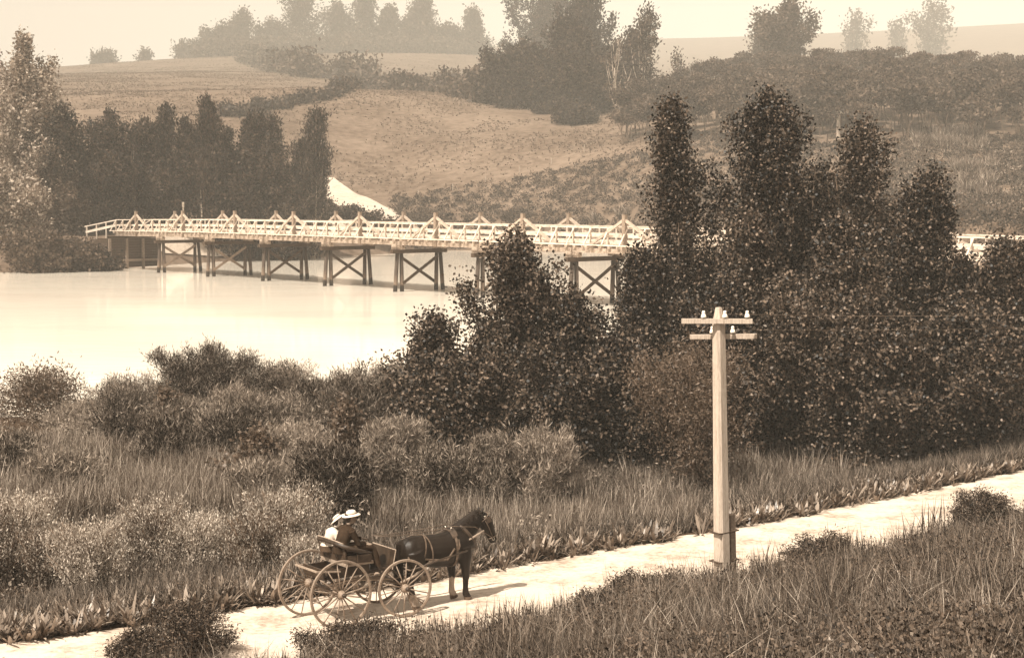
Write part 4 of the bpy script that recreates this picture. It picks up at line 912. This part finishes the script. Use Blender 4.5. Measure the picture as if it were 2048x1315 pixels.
for x, y, z in pr_[1:8]: part('back_rail_stay', MB().tube([(x * .8, y * .95, .06), (x, y, z)], .007, 5), 'steel', seat)

part('dashboard', MB().beam((1.22, 0, .86), (1.30, 0, 1.24), .86, .02, (1, 0, .0)), 'buggy_black', bug)
part('dashboard_rail', MB().tube([(1.305, -.44, 1.24), (1.305, .44, 1.25)], .012, 6).tube([(1.22, -.435, .88), (1.305, -.44, 1.24)], .01, 6), 'buggy_wood', bug)
for y in (-1, 1):
    part('shaft', MB().tube([(WB - .02, y * .42, .60), (WB + .30, y * .40, .68), (2.1, y * .36, .90), (2.75, y * .34, 1.10), (3.2, y * .31, 1.24), (3.42, y * .27, 1.31)], [.026, .027, .027, .025, .022, .018], 8), 'buggy_wood', bug, True)
part('crossbar', MB().tube([(1.76, -.38, .80), (1.76, .38, .80)], .022, 8), 'buggy_wood', bug, True)
part('swingletree', MB().tube([(1.68, -.33, .77), (1.68, .33, .77)], .02, 8), 'steel', bug, True)

bug.rotation_euler = (ROLL, 0, hz)
# ================================================================== HORSE
M['coat'] = noise_mat('horse_coat', .004, .012, 3, .5, .25, scale2=60)
M['sock'] = noise_mat('horse_sock', .20, .42, 9, .8, .2, scale2=60)
M['hoof'] = noise_mat('hoof', .05, .10, 8, .6, .3)
M['mane'] = noise_mat('mane_hair', .008, .02, 20, .6, .3, stretch=(6, 6, 1))
M['leather'] = noise_mat('harness_leather', .05, .13, 12, .55, .4)
M['leather_dark'] = noise_mat('harness_leather_dark', .02, .05, 12, .5, .5)
M['brass'] = noise_mat('harness_buckle', .6, .8, 12, .3, .6, metallic=.6)
M['eye'] = noise_mat('eye', .01, .012, 5, .1, .8)
def mats_by(o, fn):
    me = o.data; n = len(me.polygons); c = np.empty(n * 3); me.polygons.foreach_get('center', c); me.polygons.foreach_set('material_index', fn(c.reshape(-1, 3)).astype(np.int32))
hb = Vector((0, 0, 0)); hoff = 1.9
def W2(v): return bug.matrix_world @ Vector(v)
bpy.context.view_layer.update()
horse = tag(empty('horse', W2((2.43, -.1, 0)), hz), 'dark horse with a white face mark and one pale front foot, harnessed to the buggy', 'horse')
HX = -2.75; horse.scale = (.90, 1.08, .97); horse.rotation_euler = (ROLL, 0, hz)
st_ = [(1.80, 1.16, .10, .15), (1.84, 1.15, .19, .22), (1.95, 1.15, .255, .27), (2.15, 1.14, .285, .30), (2.4, 1.09, .275, .315), (2.7, 1.05, .285, .34), (2.95, 1.05, .285, .355), (3.15, 1.10, .265, .375), (3.35, 1.12, .25, .35), (3.52, 1.12, .22, .28), (3.64, 1.12, .16, .20), (3.70, 1.12, .08, .11)]
mb = MB(); mb.tube([(x + HX, 0, z) for x, z, _, _ in st_], [(a, b) for _, _, a, b in st_], 20)
mb.tube([(3.22 + HX, 0, 1.18), (3.42 + HX, 0, 1.32), (3.62 + HX, 0, 1.47), (3.78 + HX, 0, 1.58), (3.90 + HX, 0, 1.63)], [(.18, .36), (.155, .30), (.125, .24), (.105, .19), (.10, .15)], 16)
hp = [(3.84, 1.63), (3.94, 1.585), (4.035, 1.46), (4.11, 1.32), (4.17, 1.185), (4.21, 1.085), (4.22, 1.04)]
mb.tube([(x + HX, 0, z) for x, z in hp], [(.08, .10), (.105, .14), (.11, .17), (.092, .145), (.074, .108), (.074, .098), (.055, .07)], 16)
for s in (-1, 1):
    mb.tube([(3.88 + HX, s * .055, 1.68), (3.90 + HX, s * .07, 1.76), (3.92 + HX, s * .065, 1.835)], [(.035, .03), (.034, .022), (.006, .006)], 8)
    fx = 3.34 if s < 0 else 3.20
    mb.tube([(fx - .02 + HX, s * .15, 1.08), (fx + HX, s * .16, .86), (fx + .01 + HX, s * .15, .66), (fx + .02 + HX, s * .145, .47), (fx + .01 + HX, s * .145, .40), (fx + HX, s * .145, .26), (fx - .0 + HX, s * .145, .14), (fx + .035 + HX, s * .145, .07), (fx + .06 + HX, s * .145, .0)],
            [(.14, .20), (.12, .16), (.085, .11), (.070, .080), (.058, .064), (.052, .060), (.064, .075), (.070, .078), (.085, .10)], 12)
    hx = 2.02 if s < 0 else 2.2
    mb.tube([(2.08 + HX, s * .14, 1.14), (hx + .10 + HX, s * .17, .90), (hx + .03 + HX, s * .165, .70), (hx - .09 + HX, s * .155, .53), (hx - .08 + HX, s * .15, .47), (hx - .03 + HX, s * .15, .30), (hx + HX, s * .15, .15), (hx + .035 + HX, s * .15, .07), (hx + .06 + HX, s * .15, .0)],
            [(.18, .24), (.15, .21), (.10, .14), (.066, .09), (.06, .072), (.056, .062), (.07, .08), (.075, .082), (.088, .10)], 12)
    mb.ball((3.34 + HX, s * .13, 1.05), (.16, .11, .26)); mb.ball((2.05 + HX, s * .13, 1.12), (.22, .14, .27)); mb.ball((3.98 + HX, s * .055, 1.47), (.075, .05, .10))
    mb.ball((4.19 + HX, s * .035, 1.09), (.03, .03, .035), 8, 6); mb.ball((3.985 + HX, s * .09, 1.56), (.035, .018, .025), 8, 6)
ho = remesh(mb, 'body', [M['coat'], M['sock'], M['hoof']], horse, .014, 6)
def hm(c):
    x, y, z = c[:, 0] - HX, c[:, 1], c[:, 2]; m_ = np.zeros(len(c), int)
    m_[(z < .42 + .03 * np.sin(x * 40)) & (x > 3.0) & (y > 0)] = 1; m_[(z < .30) & (x < 2.5)] = 1; m_[(z < .14) & (x > 3.0) & (y < 0)] = 0
    m_[z < .065] = 2
    fr = (x > 3.9) & (z > 1.05) & (z < 1.60) & (np.abs(y) < .038) & (x > np.interp(z, [1.05, 1.2, 1.33, 1.47, 1.6], [4.255, 4.22, 4.17, 4.10, 4.0])); m_[fr] = 1
    return m_
mats_by(ho, hm)
for s in (-1, 1): part('eye', MB().ball((3.992 + HX, s * .116, 1.555), .016, 10, 7), 'eye', horse, True)
# feather hair on the hind feet, mane, forelock, tail as fine strands
def strands(name, mat, roots, dirs, L, wd, seed, per=1, bend=.4, parent=None, tone=.5):
    r = np.random.default_rng(seed); n = len(roots); V = blade_arrays(r, roots, dirs, L * r.uniform(.7, 1.15, n), np.full(n, wd), bend * r.uniform(.3, 1, n))
    return link_mesh(name, blade_mesh(name, V, np.full(n, tone)), M[mat], parent)
r = np.random.default_rng(5)
t = r.uniform(0, 1, 700); mx_ = np.interp(t, [0, .5, 1], [3.28, 3.60, 3.88]) + HX; mz_ = np.interp(t, [0, .5, 1], [1.485, 1.62, 1.745])
strands('mane', 'mane', np.stack([mx_, r.normal(0, .015, 700), mz_], 1), np.stack([r.normal(-.25, .1, 700), r.choice([-1, 1], 700) * r.uniform(.4, .9, 700), r.uniform(-.9, .3, 700)], 1), .17, .018, 6, parent=horse, bend=.5)
strands('forelock', 'mane', np.stack([r.normal(3.93, .01, 90) + HX, r.normal(0, .02, 90), np.full(90, 1.70)], 1), np.stack([r.uniform(.3, .6, 90), r.normal(0, .3, 90), r.uniform(-.9, -.2, 90)], 1), .14, .014, 7, parent=horse)
strands('tail', 'mane', np.stack([1.80 + HX + r.normal(0, .02, 500), r.normal(0, .03, 500), r.uniform(1.0, 1.30, 500)], 1), np.stack([r.normal(-.10, .06, 500), r.normal(0, .06, 500), np.full(500, -1.0)], 1), .72, .016, 8, parent=horse, bend=.05)
for s, hx in ((-1, 2.02), (1, 2.2)):
    strands('feather_hair', 'sock', np.stack([hx + HX + r.normal(-.02, .03, 160), s * .15 + r.normal(0, .035, 160), r.uniform(.12, .28, 160)], 1), np.stack([r.normal(-.2, .2, 160), r.normal(0, .3, 160), np.full(160, -1.0)], 1), .11, .010, 9, parent=horse)
# harness: straps that follow the trunk
SX_ = np.array([s[0] for s in st_]); SZ = np.array([s[1] for s in st_]); SA = np.array([s[2] for s in st_]); SB = np.array([s[3] for s in st_])
def tp_(x, a, off=.012):
    z = np.interp(x, SX_, SZ); A = np.interp(x, SX_, SA) + off; B = np.interp(x, SX_, SB) + off
    return Vector((x + HX, math.cos(a) * A, z + math.sin(a) * B))
def strap(name, xs, a0, a1, wd, mat, n=28, off=.014):
    mb = MB(); pts = []
    for i in range(n + 1):
        t = i / n; x = np.interp(t, np.linspace(0, 1, len(xs)), xs); pts.append((tp_(x, a0 + (a1 - a0) * t, off), tp_(x + wd, a0 + (a1 - a0) * t, off)))
    V = []; Fc = []
    for a, b_ in pts:
        o1 = (a - Vector((a.x, 0, 1.08))).normalized() * .008; V += [a, b_, b_ + o1, a + o1]
    for i in range(n):
        k = i * 4; Fc += [(k, k + 1, k + 5, k + 4), (k + 1, k + 2, k + 6, k + 5), (k + 2, k + 3, k + 7, k + 6), (k + 3, k, k + 4, k + 7)]
    return part(name, mb.add(V, Fc), mat, horse)
strap('girth', [3.03], 0, 2 * PI, .06, 'leather'); strap('saddle_pad', [2.99], PI * .22, PI * .78, .13, 'leather_dark', off=.022)
strap('hip_strap', [2.42, 2.36, 2.42], -.35, PI + .35, .03, 'leather'); strap('hip_strap', [2.20, 2.36, 2.20], -.3, PI + .3, .03, 'leather')
for s in (0, 1):
    mb = MB(); a = -.40 if s == 0 else PI + .40
    pts = [tp_(x, a + (0 if s == 0 else 0), .02) for x in (1.86, 2.0, 2.2, 2.4, 2.6, 2.8)] + [Vector((2.95 + HX, .34 * (1 if s == 0 else -1), 1.13))]
    mb.tube(pts, [(.008, .022)] * len(pts), 8); part('breeching', mb, 'leather', horse, True)
    sg = 1 if s == 0 else -1
    part('trace', MB().tube([(1.86 + HX, sg * .30, .82), (2.6 + HX, sg * .325, .95), (3.2 + HX, sg * .30, 1.02), (3.55 + HX, sg * .24, 1.05)], [(.007, .018)] * 4, 8), 'leather_dark', horse, True)
    part('shaft_loop', MB().tube([(3.06 + HX, sg * .33, 1.30), (3.06 + HX, sg * .365, 1.17), (3.06 + HX, sg * .33, 1.10)], .014, 6), 'leather', horse)
# collar round the base of the neck
cl_ = []
for i in range(29):
    a = 2 * PI * i / 28; u_ = Vector((-.62, 0, .78)); cl_.append(Vector((3.50 + HX, 0, 1.24)) + u_ * (math.cos(a) * .345) + Vector((0, 1, 0)) * (math.sin(a) * (.185 + .02 * math.cos(a))))
part('collar', MB().tube(cl_, .038, 8, cap=False), 'leather_dark', horse, True)
part('hames', MB().tube([p + Vector((.035, 0, .01)) for p in cl_], .013, 6, cap=False), 'leather', horse, True)
part('back_strap', MB().tube([tp_(x, PI / 2, .008) for x in (1.86, 2.1, 2.4, 2.7, 3.0)], [(.014, .005)] * 5, 6), 'leather', horse, True)
# bridle
def hring(t, k=1.0):
    i = min(int(t), len(hp) - 2); f_ = t - i; x = hp[i][0] * (1 - f_) + hp[i + 1][0] * f_; z = hp[i][1] * (1 - f_) + hp[i + 1][1] * f_
    rr_ = [(.08, .10), (.105, .14), (.11, .17), (.092, .145), (.074, .108), (.074, .098), (.055, .07)]; a = rr_[i][0] * (1 - f_) + rr_[i + 1][0] * f_; b_ = rr_[i][1] * (1 - f_) + rr_[i + 1][1] * f_
    d = Vector((hp[i + 1][0] - hp[i][0], 0, hp[i + 1][1] - hp[i][1])).normalized(); n_ = Vector((-d.z, 0, d.x))
    return [Vector((x + HX, 0, z)) + n_ * math.cos(q) * (b_ + .012) * k + Vector((0, 1, 0)) * math.sin(q) * (a + .012) * k for q in [2 * PI * j / 20 for j in range(21)]]
br_ = MB()
for t in (1.0, 4.1): br_.tube(hring(t), .010, 6, cap=False)
for s in (-1, 1):
    br_.tube([Vector((3.90 + HX, s * .105, 1.60)), Vector((4.0 + HX, s * .122, 1.42)), Vector((4.14 + HX, s * .09, 1.17))], .009, 6)
part('bridle', br_, 'leather', horse, True)
for s in (-1, 1):
    part('blinker', MB().beam((3.98 + HX, s * .135, 1.60), (4.02 + HX, s * .150, 1.50), .11, .012, (0, 1, 0)), 'leather_dark', horse)
    part('bit_ring', MB().lathe([(.03, -.004), (.036, 0), (.03, .004), (.026, 0), (.03, -.004)], (4.15 + HX, s * .09, 1.14), 14, 'y'), 'brass', horse, True)
    part('rosette', MB().ball((3.93 + HX, s * .112, 1.625), (.02, .008, .02), 10, 6), 'brass', horse, True)
    part('terret', MB().tube([tp_(3.05, PI / 2 + s * .28, .03), tp_(3.05, PI / 2 + s * .28, .08)], .012, 6), 'brass', horse, True)
# reins belong to the horse
for s in (-1, 1):
    part('rein', MB().tube([(1.01 + HX, -.24 + s * .05, 1.60), (1.5 + HX, s * .10 - .1, 1.53), (2.1 + HX, s * .1, 1.50), (2.6 + HX, s * .13, 1.50), (3.05 + HX, s * .13, 1.53), (3.6 + HX, s * .19, 1.46), (4.15 + HX, s * .09, 1.15)], .0075, 6), 'leather', horse, True)

# ================================================================== PEOPLE
M['skin'] = noise_mat('skin', .16, .22, 6, .55, .3); M['skin_pale'] = noise_mat('skin_pale', .48, .60, 6, .55, .3)  # man's skin darkened, hands included, to hold the shade on his face
M['jacket'] = noise_mat('jacket_cloth', .014, .030, 12, .9, .1, bump=.004); M['trousers'] = noise_mat('trouser_cloth', .022, .045, 12, .9, .1)
M['blouse'] = noise_mat('blouse_cloth', .42, .58, 12, .85, .1, bump=.003); M['skirt'] = noise_mat('skirt_cloth', .03, .06, 8, .9, .1)
M['straw'] = noise_mat('straw_hat', .50, .72, 30, .8, .2); M['hair'] = noise_mat('dark_hair', .01, .025, 30, .5, .4); M['boot'] = noise_mat('boot_leather', .012, .03, 10, .4, .5); M['hat_band'] = noise_mat('hat_band', .25, .40, 10, .8, .2)
def hand(mb, w_, d, side, curl=.9):
    w_ = Vector(w_); d = Vector(d).normalized(); lat = Vector(side).normalized(); dn = lat.cross(d).normalized()
    if dn.z > 0: dn = -dn
    mb.tube([w_ - d * .02, w_ + d * .03, w_ + d * .085], [(.026, .020), (.040, .018), (.040, .015)], 10, up=-dn)
    for i, L in enumerate((.070, .080, .074, .058)):
        r0 = w_ + d * .082 + lat * (-.030 + .020 * i); a = r0 + (d * math.cos(.35 * curl) + dn * math.sin(.35 * curl)) * L * .45; b_ = a + (d * math.cos(1.1 * curl) + dn * math.sin(1.1 * curl)) * L * .32; c_ = b_ + (d * math.cos(1.8 * curl) + dn * math.sin(1.8 * curl)) * L * .25
        mb.tube([r0 - d * .012, r0, a, b_, c_], [.009, .0095, .009, .0085, .007], 7)
    th = w_ + d * .03 - lat * .034; mb.tube([th + lat * .012, th, th + d * .03 - lat * .016 + dn * .012, th + d * .055 - lat * .012 + dn * .028], [.011, .012, .0105, .008], 7)
def head(mb, c, f, up=(0, 0, 1), s=1.0):
    f = Vector(f).normalized(); u = Vector(up).normalized(); l = u.cross(f).normalized(); u = f.cross(l).normalized(); c = Vector(c)
    R = Matrix((f, l, u)).transposed(); q = lambda x, y, z: c + (f * x + l * y + u * z) * s
    mb.ball(q(-.012, 0, .028), (.098 * s, .077 * s, .095 * s), 18, 12, R); mb.ball(q(.022, 0, -.045), (.062 * s, .056 * s, .072 * s), 14, 10, R); mb.ball(q(.055, 0, -.088), (.025 * s, .026 * s, .02 * s), 10, 7, R)
    mb.tube([q(.082, 0, .02), q(.100, 0, -.012), q(.108, 0, -.030), q(.088, 0, -.038)], [.009 * s, .012 * s, .015 * s, .010 * s], 8)
    mb.tube([q(.080, -.022, -.062), q(.090, 0, -.060), q(.080, .022, -.062)], [.006 * s, .009 * s, .006 * s], 7)
    for sd_ in (-1, 1):
        mb.ball(q(-.008, sd_ * .077, -.008), (.018 * s, .010 * s, .03 * s), 8, 6, R); mb.ball(q(.055, sd_ * .040, -.02), (.026 * s, .022 * s, .024 * s), 8, 6, R); mb.ball(q(.074, sd_ * .032, .036), (.018 * s, .024 * s, .008 * s), 8, 6, R)
    return q, R
def hat(name, c, f, up, rb, rc, hc, parent, droop=.02):
    f = Vector(f).normalized(); u = Vector(up).normalized(); l = u.cross(f).normalized(); f = l.cross(u).normalized(); R = Matrix((f, l, u)).transposed().to_4x4(); R.translation = Vector(c)
    h = MB().lathe([(rb * .98, -droop - .006), (rb, -droop), (rb * .98, -droop + .006), (rb * .75, -droop * .35 + .008), (rc * 1.12, .010), (rc, .022), (rc * .95, hc * .5), (rc * .80, hc * .85), (rc * .5, hc * 1.0), (0, hc * 1.02)], seg=32)
    h.lathe([(rb * .98, -droop - .006), (rb * .75, -droop * .35 - .004), (rc * 1.0, 0), (0, .01)], seg=32)
    h.v = [tuple(R @ Vector((v[0] * 1.12, v[1] * .95, v[2] + (.25 * v[1] * v[1] if abs(v[1]) > rc else 0)))) for v in h.v]; o = part(name, h, 'straw', parent, True)
    b_ = MB().lathe([(rc * 1.02, .022), (rc * 1.02, .045)], seg=32); b_.v = [tuple(R @ Vector((v[0] * 1.12, v[1] * .95, v[2]))) for v in b_.v]; part('hat_band', b_, 'hat_band', o, True)
    return o
# man on the near side
my = -.23; man = tag(empty('person', W2((.38, my, 1.19)), hz), 'man in a dark suit and broad pale hat driving from the seat', 'person')
ox, oy, oz = -.55, -my, -1.3
def L_(x, y, z): return (x + ox, y + oy, z + oz)
mb = MB()
mb.tube([L_(.40, my, 1.40), L_(.41, my, 1.50), L_(.46, my, 1.62), L_(.53, my, 1.76), L_(.57, my, 1.85), L_(.60, my, 1.90)], [(.17, .13), (.18, .135), (.165, .12), (.195, .125), (.17, .105), (.07, .06)], 18, up=(1, 0, 0))
mb.tube([L_(.59, my, 1.86), L_(.63, my, 1.96)], [.056, .054], 10)
for s in (-1, 1): mb.ball(L_(.55, my + s * .18, 1.83), (.075, .07, .07))
arm_n = [(.55, my - .21, 1.83), (.66, my - .25, 1.58), (.88, my - .10, 1.55)]; arm_f = [(.56, my + .20, 1.83), (.72, my + .22, 1.62), (.90, my + .06, 1.61)]
for A in (arm_n, arm_f): mb.tube([L_(*A[0]), L_(*[(A[0][i] + A[1][i]) / 2 for i in range(3)]), L_(*A[1]), L_(*[(A[1][i] + A[2][i]) / 2 for i in range(3)]), L_(*A[2])], [.072, .060, .052, .046, .036], 12)
for A, sd_ in ((arm_n, -1), (arm_f, 1)):
    d = (Vector(A[2]) - Vector(A[1])).normalized(); hand(mb, Vector(L_(*A[2])) + d * .01, d + Vector((.3, 0, -.15)), (0, 1, 0) if sd_ < 0 else (0, -1, 0))
for s, ky, fy in ((-1, my - .13, my - .13), (1, my + .11, my + .10)):
    mb.tube([L_(.42, my + s * .09, 1.45), L_(.70, (my + s * .09 + ky) / 2, 1.47), L_(.98, ky, 1.47), L_(1.03, ky, 1.42), L_(1.09, ky, 1.26), L_(1.13, fy, 1.12), L_(1.15, fy, 1.05)], [.105, .09, .068, .064, .062, .055, .052], 12)
    mb.tube([L_(1.12, fy, 1.04), L_(1.19, fy, 1.03), L_(1.29, fy, 1.01), L_(1.34, fy, 1.005)], [(.045, .05), (.045, .045), (.048, .032), (.03, .02)], 10)
hc_ = Vector(L_(.655, my, 2.03)); q_, R_ = head(mb, hc_, (1, -.25, -.10))
o = remesh(mb, 'body', [M['jacket'], M['trousers'], M['skin'], M['boot']], man, .0085, 2)
hands_n = [Vector(L_(*arm_n[2])), Vector(L_(*arm_f[2]))]
def pm_(c):
    x, y, z = c[:, 0] - ox, c[:, 1] - oy, c[:, 2] - oz; m_ = np.zeros(len(c), int); m_[((x > .62) & (z < 1.545)) | (z < 1.38)] = 1
    for hnd in hands_n: m_[(np.linalg.norm(c - np.array(hnd + Vector((.06, 0, -.01))), axis=1) < .085)] = 2
    m_[z < 1.08] = 3; m_[z > 1.935] = 2; return m_
mats_by(o, pm_)
part('moustache', MB().tube([q_(.094, -.040, -.062), q_(.104, -.015, -.047), q_(.108, 0, -.044), q_(.104, .015, -.047), q_(.094, .040, -.062)], [.005, .012, .010, .012, .005], 8), 'hair', man, True)
hm_ = MB().ball(q_(-.028, 0, .035), (.095, .083, .095), 16, 10, R_).ball(q_(-.06, 0, -.03), (.05, .07, .06), 12, 8, R_); part('hair', hm_, 'hair', man, True)
for s in (-1, 1): part('eye', MB().ball(q_(.080, s * .031, .010), .011, 8, 6), 'eye', man, True)
hat('hat', q_(0, 0, .058), (1, -.25, .12), (-.10, 0, 1), .158, .092, .095, man, .008)
# woman beside him
wy = .21; wo = tag(empty('person', W2((.31, wy, 1.19)), hz), 'woman in a white blouse and tilted straw hat beside the driver, facing the camera', 'person')
ox, oy, oz = -.52, -wy, -1.3
mb = MB()
mb.tube([L_(.40, wy, 1.38), L_(.41, wy, 1.48), L_(.45, wy, 1.58), L_(.51, wy, 1.69), L_(.55, wy, 1.76), L_(.58, wy, 1.80)], [(.17, .13), (.165, .125), (.12, .10), (.155, .115), (.13, .09), (.055, .05)], 18, up=(1, 0, 0))
mb.tube([L_(.58, wy, 1.77), L_(.62, wy, 1.85)], [.046, .044], 10)
for s in (-1, 1):
    mb.ball(L_(.53, wy + s * .14, 1.73), (.06, .055, .055))
    A = [(.53, wy + s * .165, 1.73), (.56, wy + s * .20, 1.52), (.78, wy + s * .08, 1.50)]
    mb.tube([L_(*A[0]), L_(*[(A[0][i] + A[1][i]) / 2 for i in range(3)]), L_(*A[1]), L_(*A[2])], [.06, .06, .045, .03], 12)
    d = (Vector(A[2]) - Vector(A[1])).normalized(); hand(mb, L_(*A[2]), d, (0, -s, 0))
    mb.tube([L_(.42, wy + s * .09, 1.44), L_(.70, wy + s * .09, 1.46), L_(.93, wy + s * .09, 1.45), L_(.99, wy + s * .09, 1.38), L_(1.04, wy + s * .09, 1.15), L_(1.06, wy + s * .09, 1.0)], [.12, .11, .095, .09, .09, .09], 12)
    mb.tube([L_(1.05, wy + s * .09, .98), L_(1.15, wy + s * .09, .965), L_(1.24, wy + s * .09, .95)], [(.04, .04), (.04, .03), (.02, .018)], 8)
hc_ = Vector(L_(.665, wy - .01, 1.90)); q_, R_ = head(mb, hc_, (.28, -1.0, -.02), (.12, 0, 1), .95)
o = remesh(mb, 'body', [M['blouse'], M['skirt'], M['skin_pale'], M['boot']], wo, .0085, 2)
def pw(c):
    x, y, z = c[:, 0] - ox, c[:, 1] - oy, c[:, 2] - oz; m_ = np.zeros(len(c), int); m_[(z < 1.50) & ~((x > .5) & (z > 1.47))] = 1; m_[(x > .62) & (z < 1.545) & (np.abs(y - wy) > .0)] = 1
    m_[(x > .77) & (x < .90) & (z > 1.465) & (z < 1.56)] = 2; m_[z > 1.80] = 2; m_[z < .985] = 3; return m_
mats_by(o, pw)
part('hair', MB().ball(q_(-.035, 0, .025), (.098, .090, .10), 16, 10, R_).ball(q_(-.09, 0, -.03), (.06, .07, .06), 12, 8, R_).ball(q_(-.0, .075, -.01), (.03, .02, .06), 8, 6, R_).ball(q_(-.0, -.075, -.01), (.03, .02, .06), 8, 6, R_), 'hair', wo, True)
part('neck_scarf', MB().tube([Vector(L_(.60, wy, 1.80)) + Vector((math.cos(a) * .058, math.sin(a) * .058, -.02 * math.cos(a))) for a in [2 * PI * i / 14 for i in range(15)]], .018, 8, cap=False), 'hair', wo, True)
for s in (-1, 1): part('eye', MB().ball(q_(.0795, s * .031, .010), .0115, 8, 6), 'eye', wo, True)
part('lips', MB().tube([q_(.086, -.02, -.062), q_(.095, 0, -.060), q_(.086, .02, -.062)], [.003, .0055, .003], 6), 'hat_band', wo, True)
hat('hat', q_(-.05, 0, .066), (.25, -1, .0), (-.55, .55, 1), .17, .088, .07, wo, .02)
man.rotation_euler = wo.rotation_euler = (ROLL, 0, hz)
# trodden leaf litter lying on the road
r = np.random.default_rng(77); c0 = G(925, 1229, RZ + .05); n = 70
Pt = np.array(c0) + np.stack([r.normal(0, .20, n), r.normal(0, .05, n), r.uniform(0, .04, n)], 1); V, t = leaf_arrays(r, Pt, .06, .7, 0)
tag(link_mesh('leaf_litter', leaf_mesh('leaf_litter', V, t), M['leaf_fern']), 'small dark heap of litter on the pale road in front of the horse', 'litter')
c0 = G(1595, 1120, RZ + .05)
def pebbles():
    r = random.Random(4); mb = MB()
    for i in range(500):
        a = r.uniform(20, 52); x = r.uniform(-.4, .4) * a; q, _ = rn(np.array([x]), np.array([a]))
        if -RW + .1 < q[0] < -.05: 
            s = r.uniform(.008, .025); mb.ball((x, a, RZ + .05), (s * 1.3, s, s * .7), 6, 4)
    tag(mb.build('pebbles', M['grey_timber']), 'loose pebbles strewn over the cart road', 'pebbles', kind='stuff')
pebbles()
# ================================================================== HAZE
def haze():
    m = bpy.data.materials.new('haze'); m.use_nodes = True; t = m.node_tree; t.nodes.clear(); o = t.nodes.new('ShaderNodeOutputMaterial'); v = t.nodes.new('ShaderNodeVolumePrincipled')
    v.inputs['Color'].default_value = (1, .95, .86, 1); v.inputs['Density'].default_value = HAZE; v.inputs['Anisotropy'].default_value = -.4
    t.links.new(v.outputs[0], o.inputs['Volume'])
    tag(MB().box((0, 1940, 290), (9000, 3940, 590)).build('haze', m), kind='stuff')
HAZE = .00048
haze()
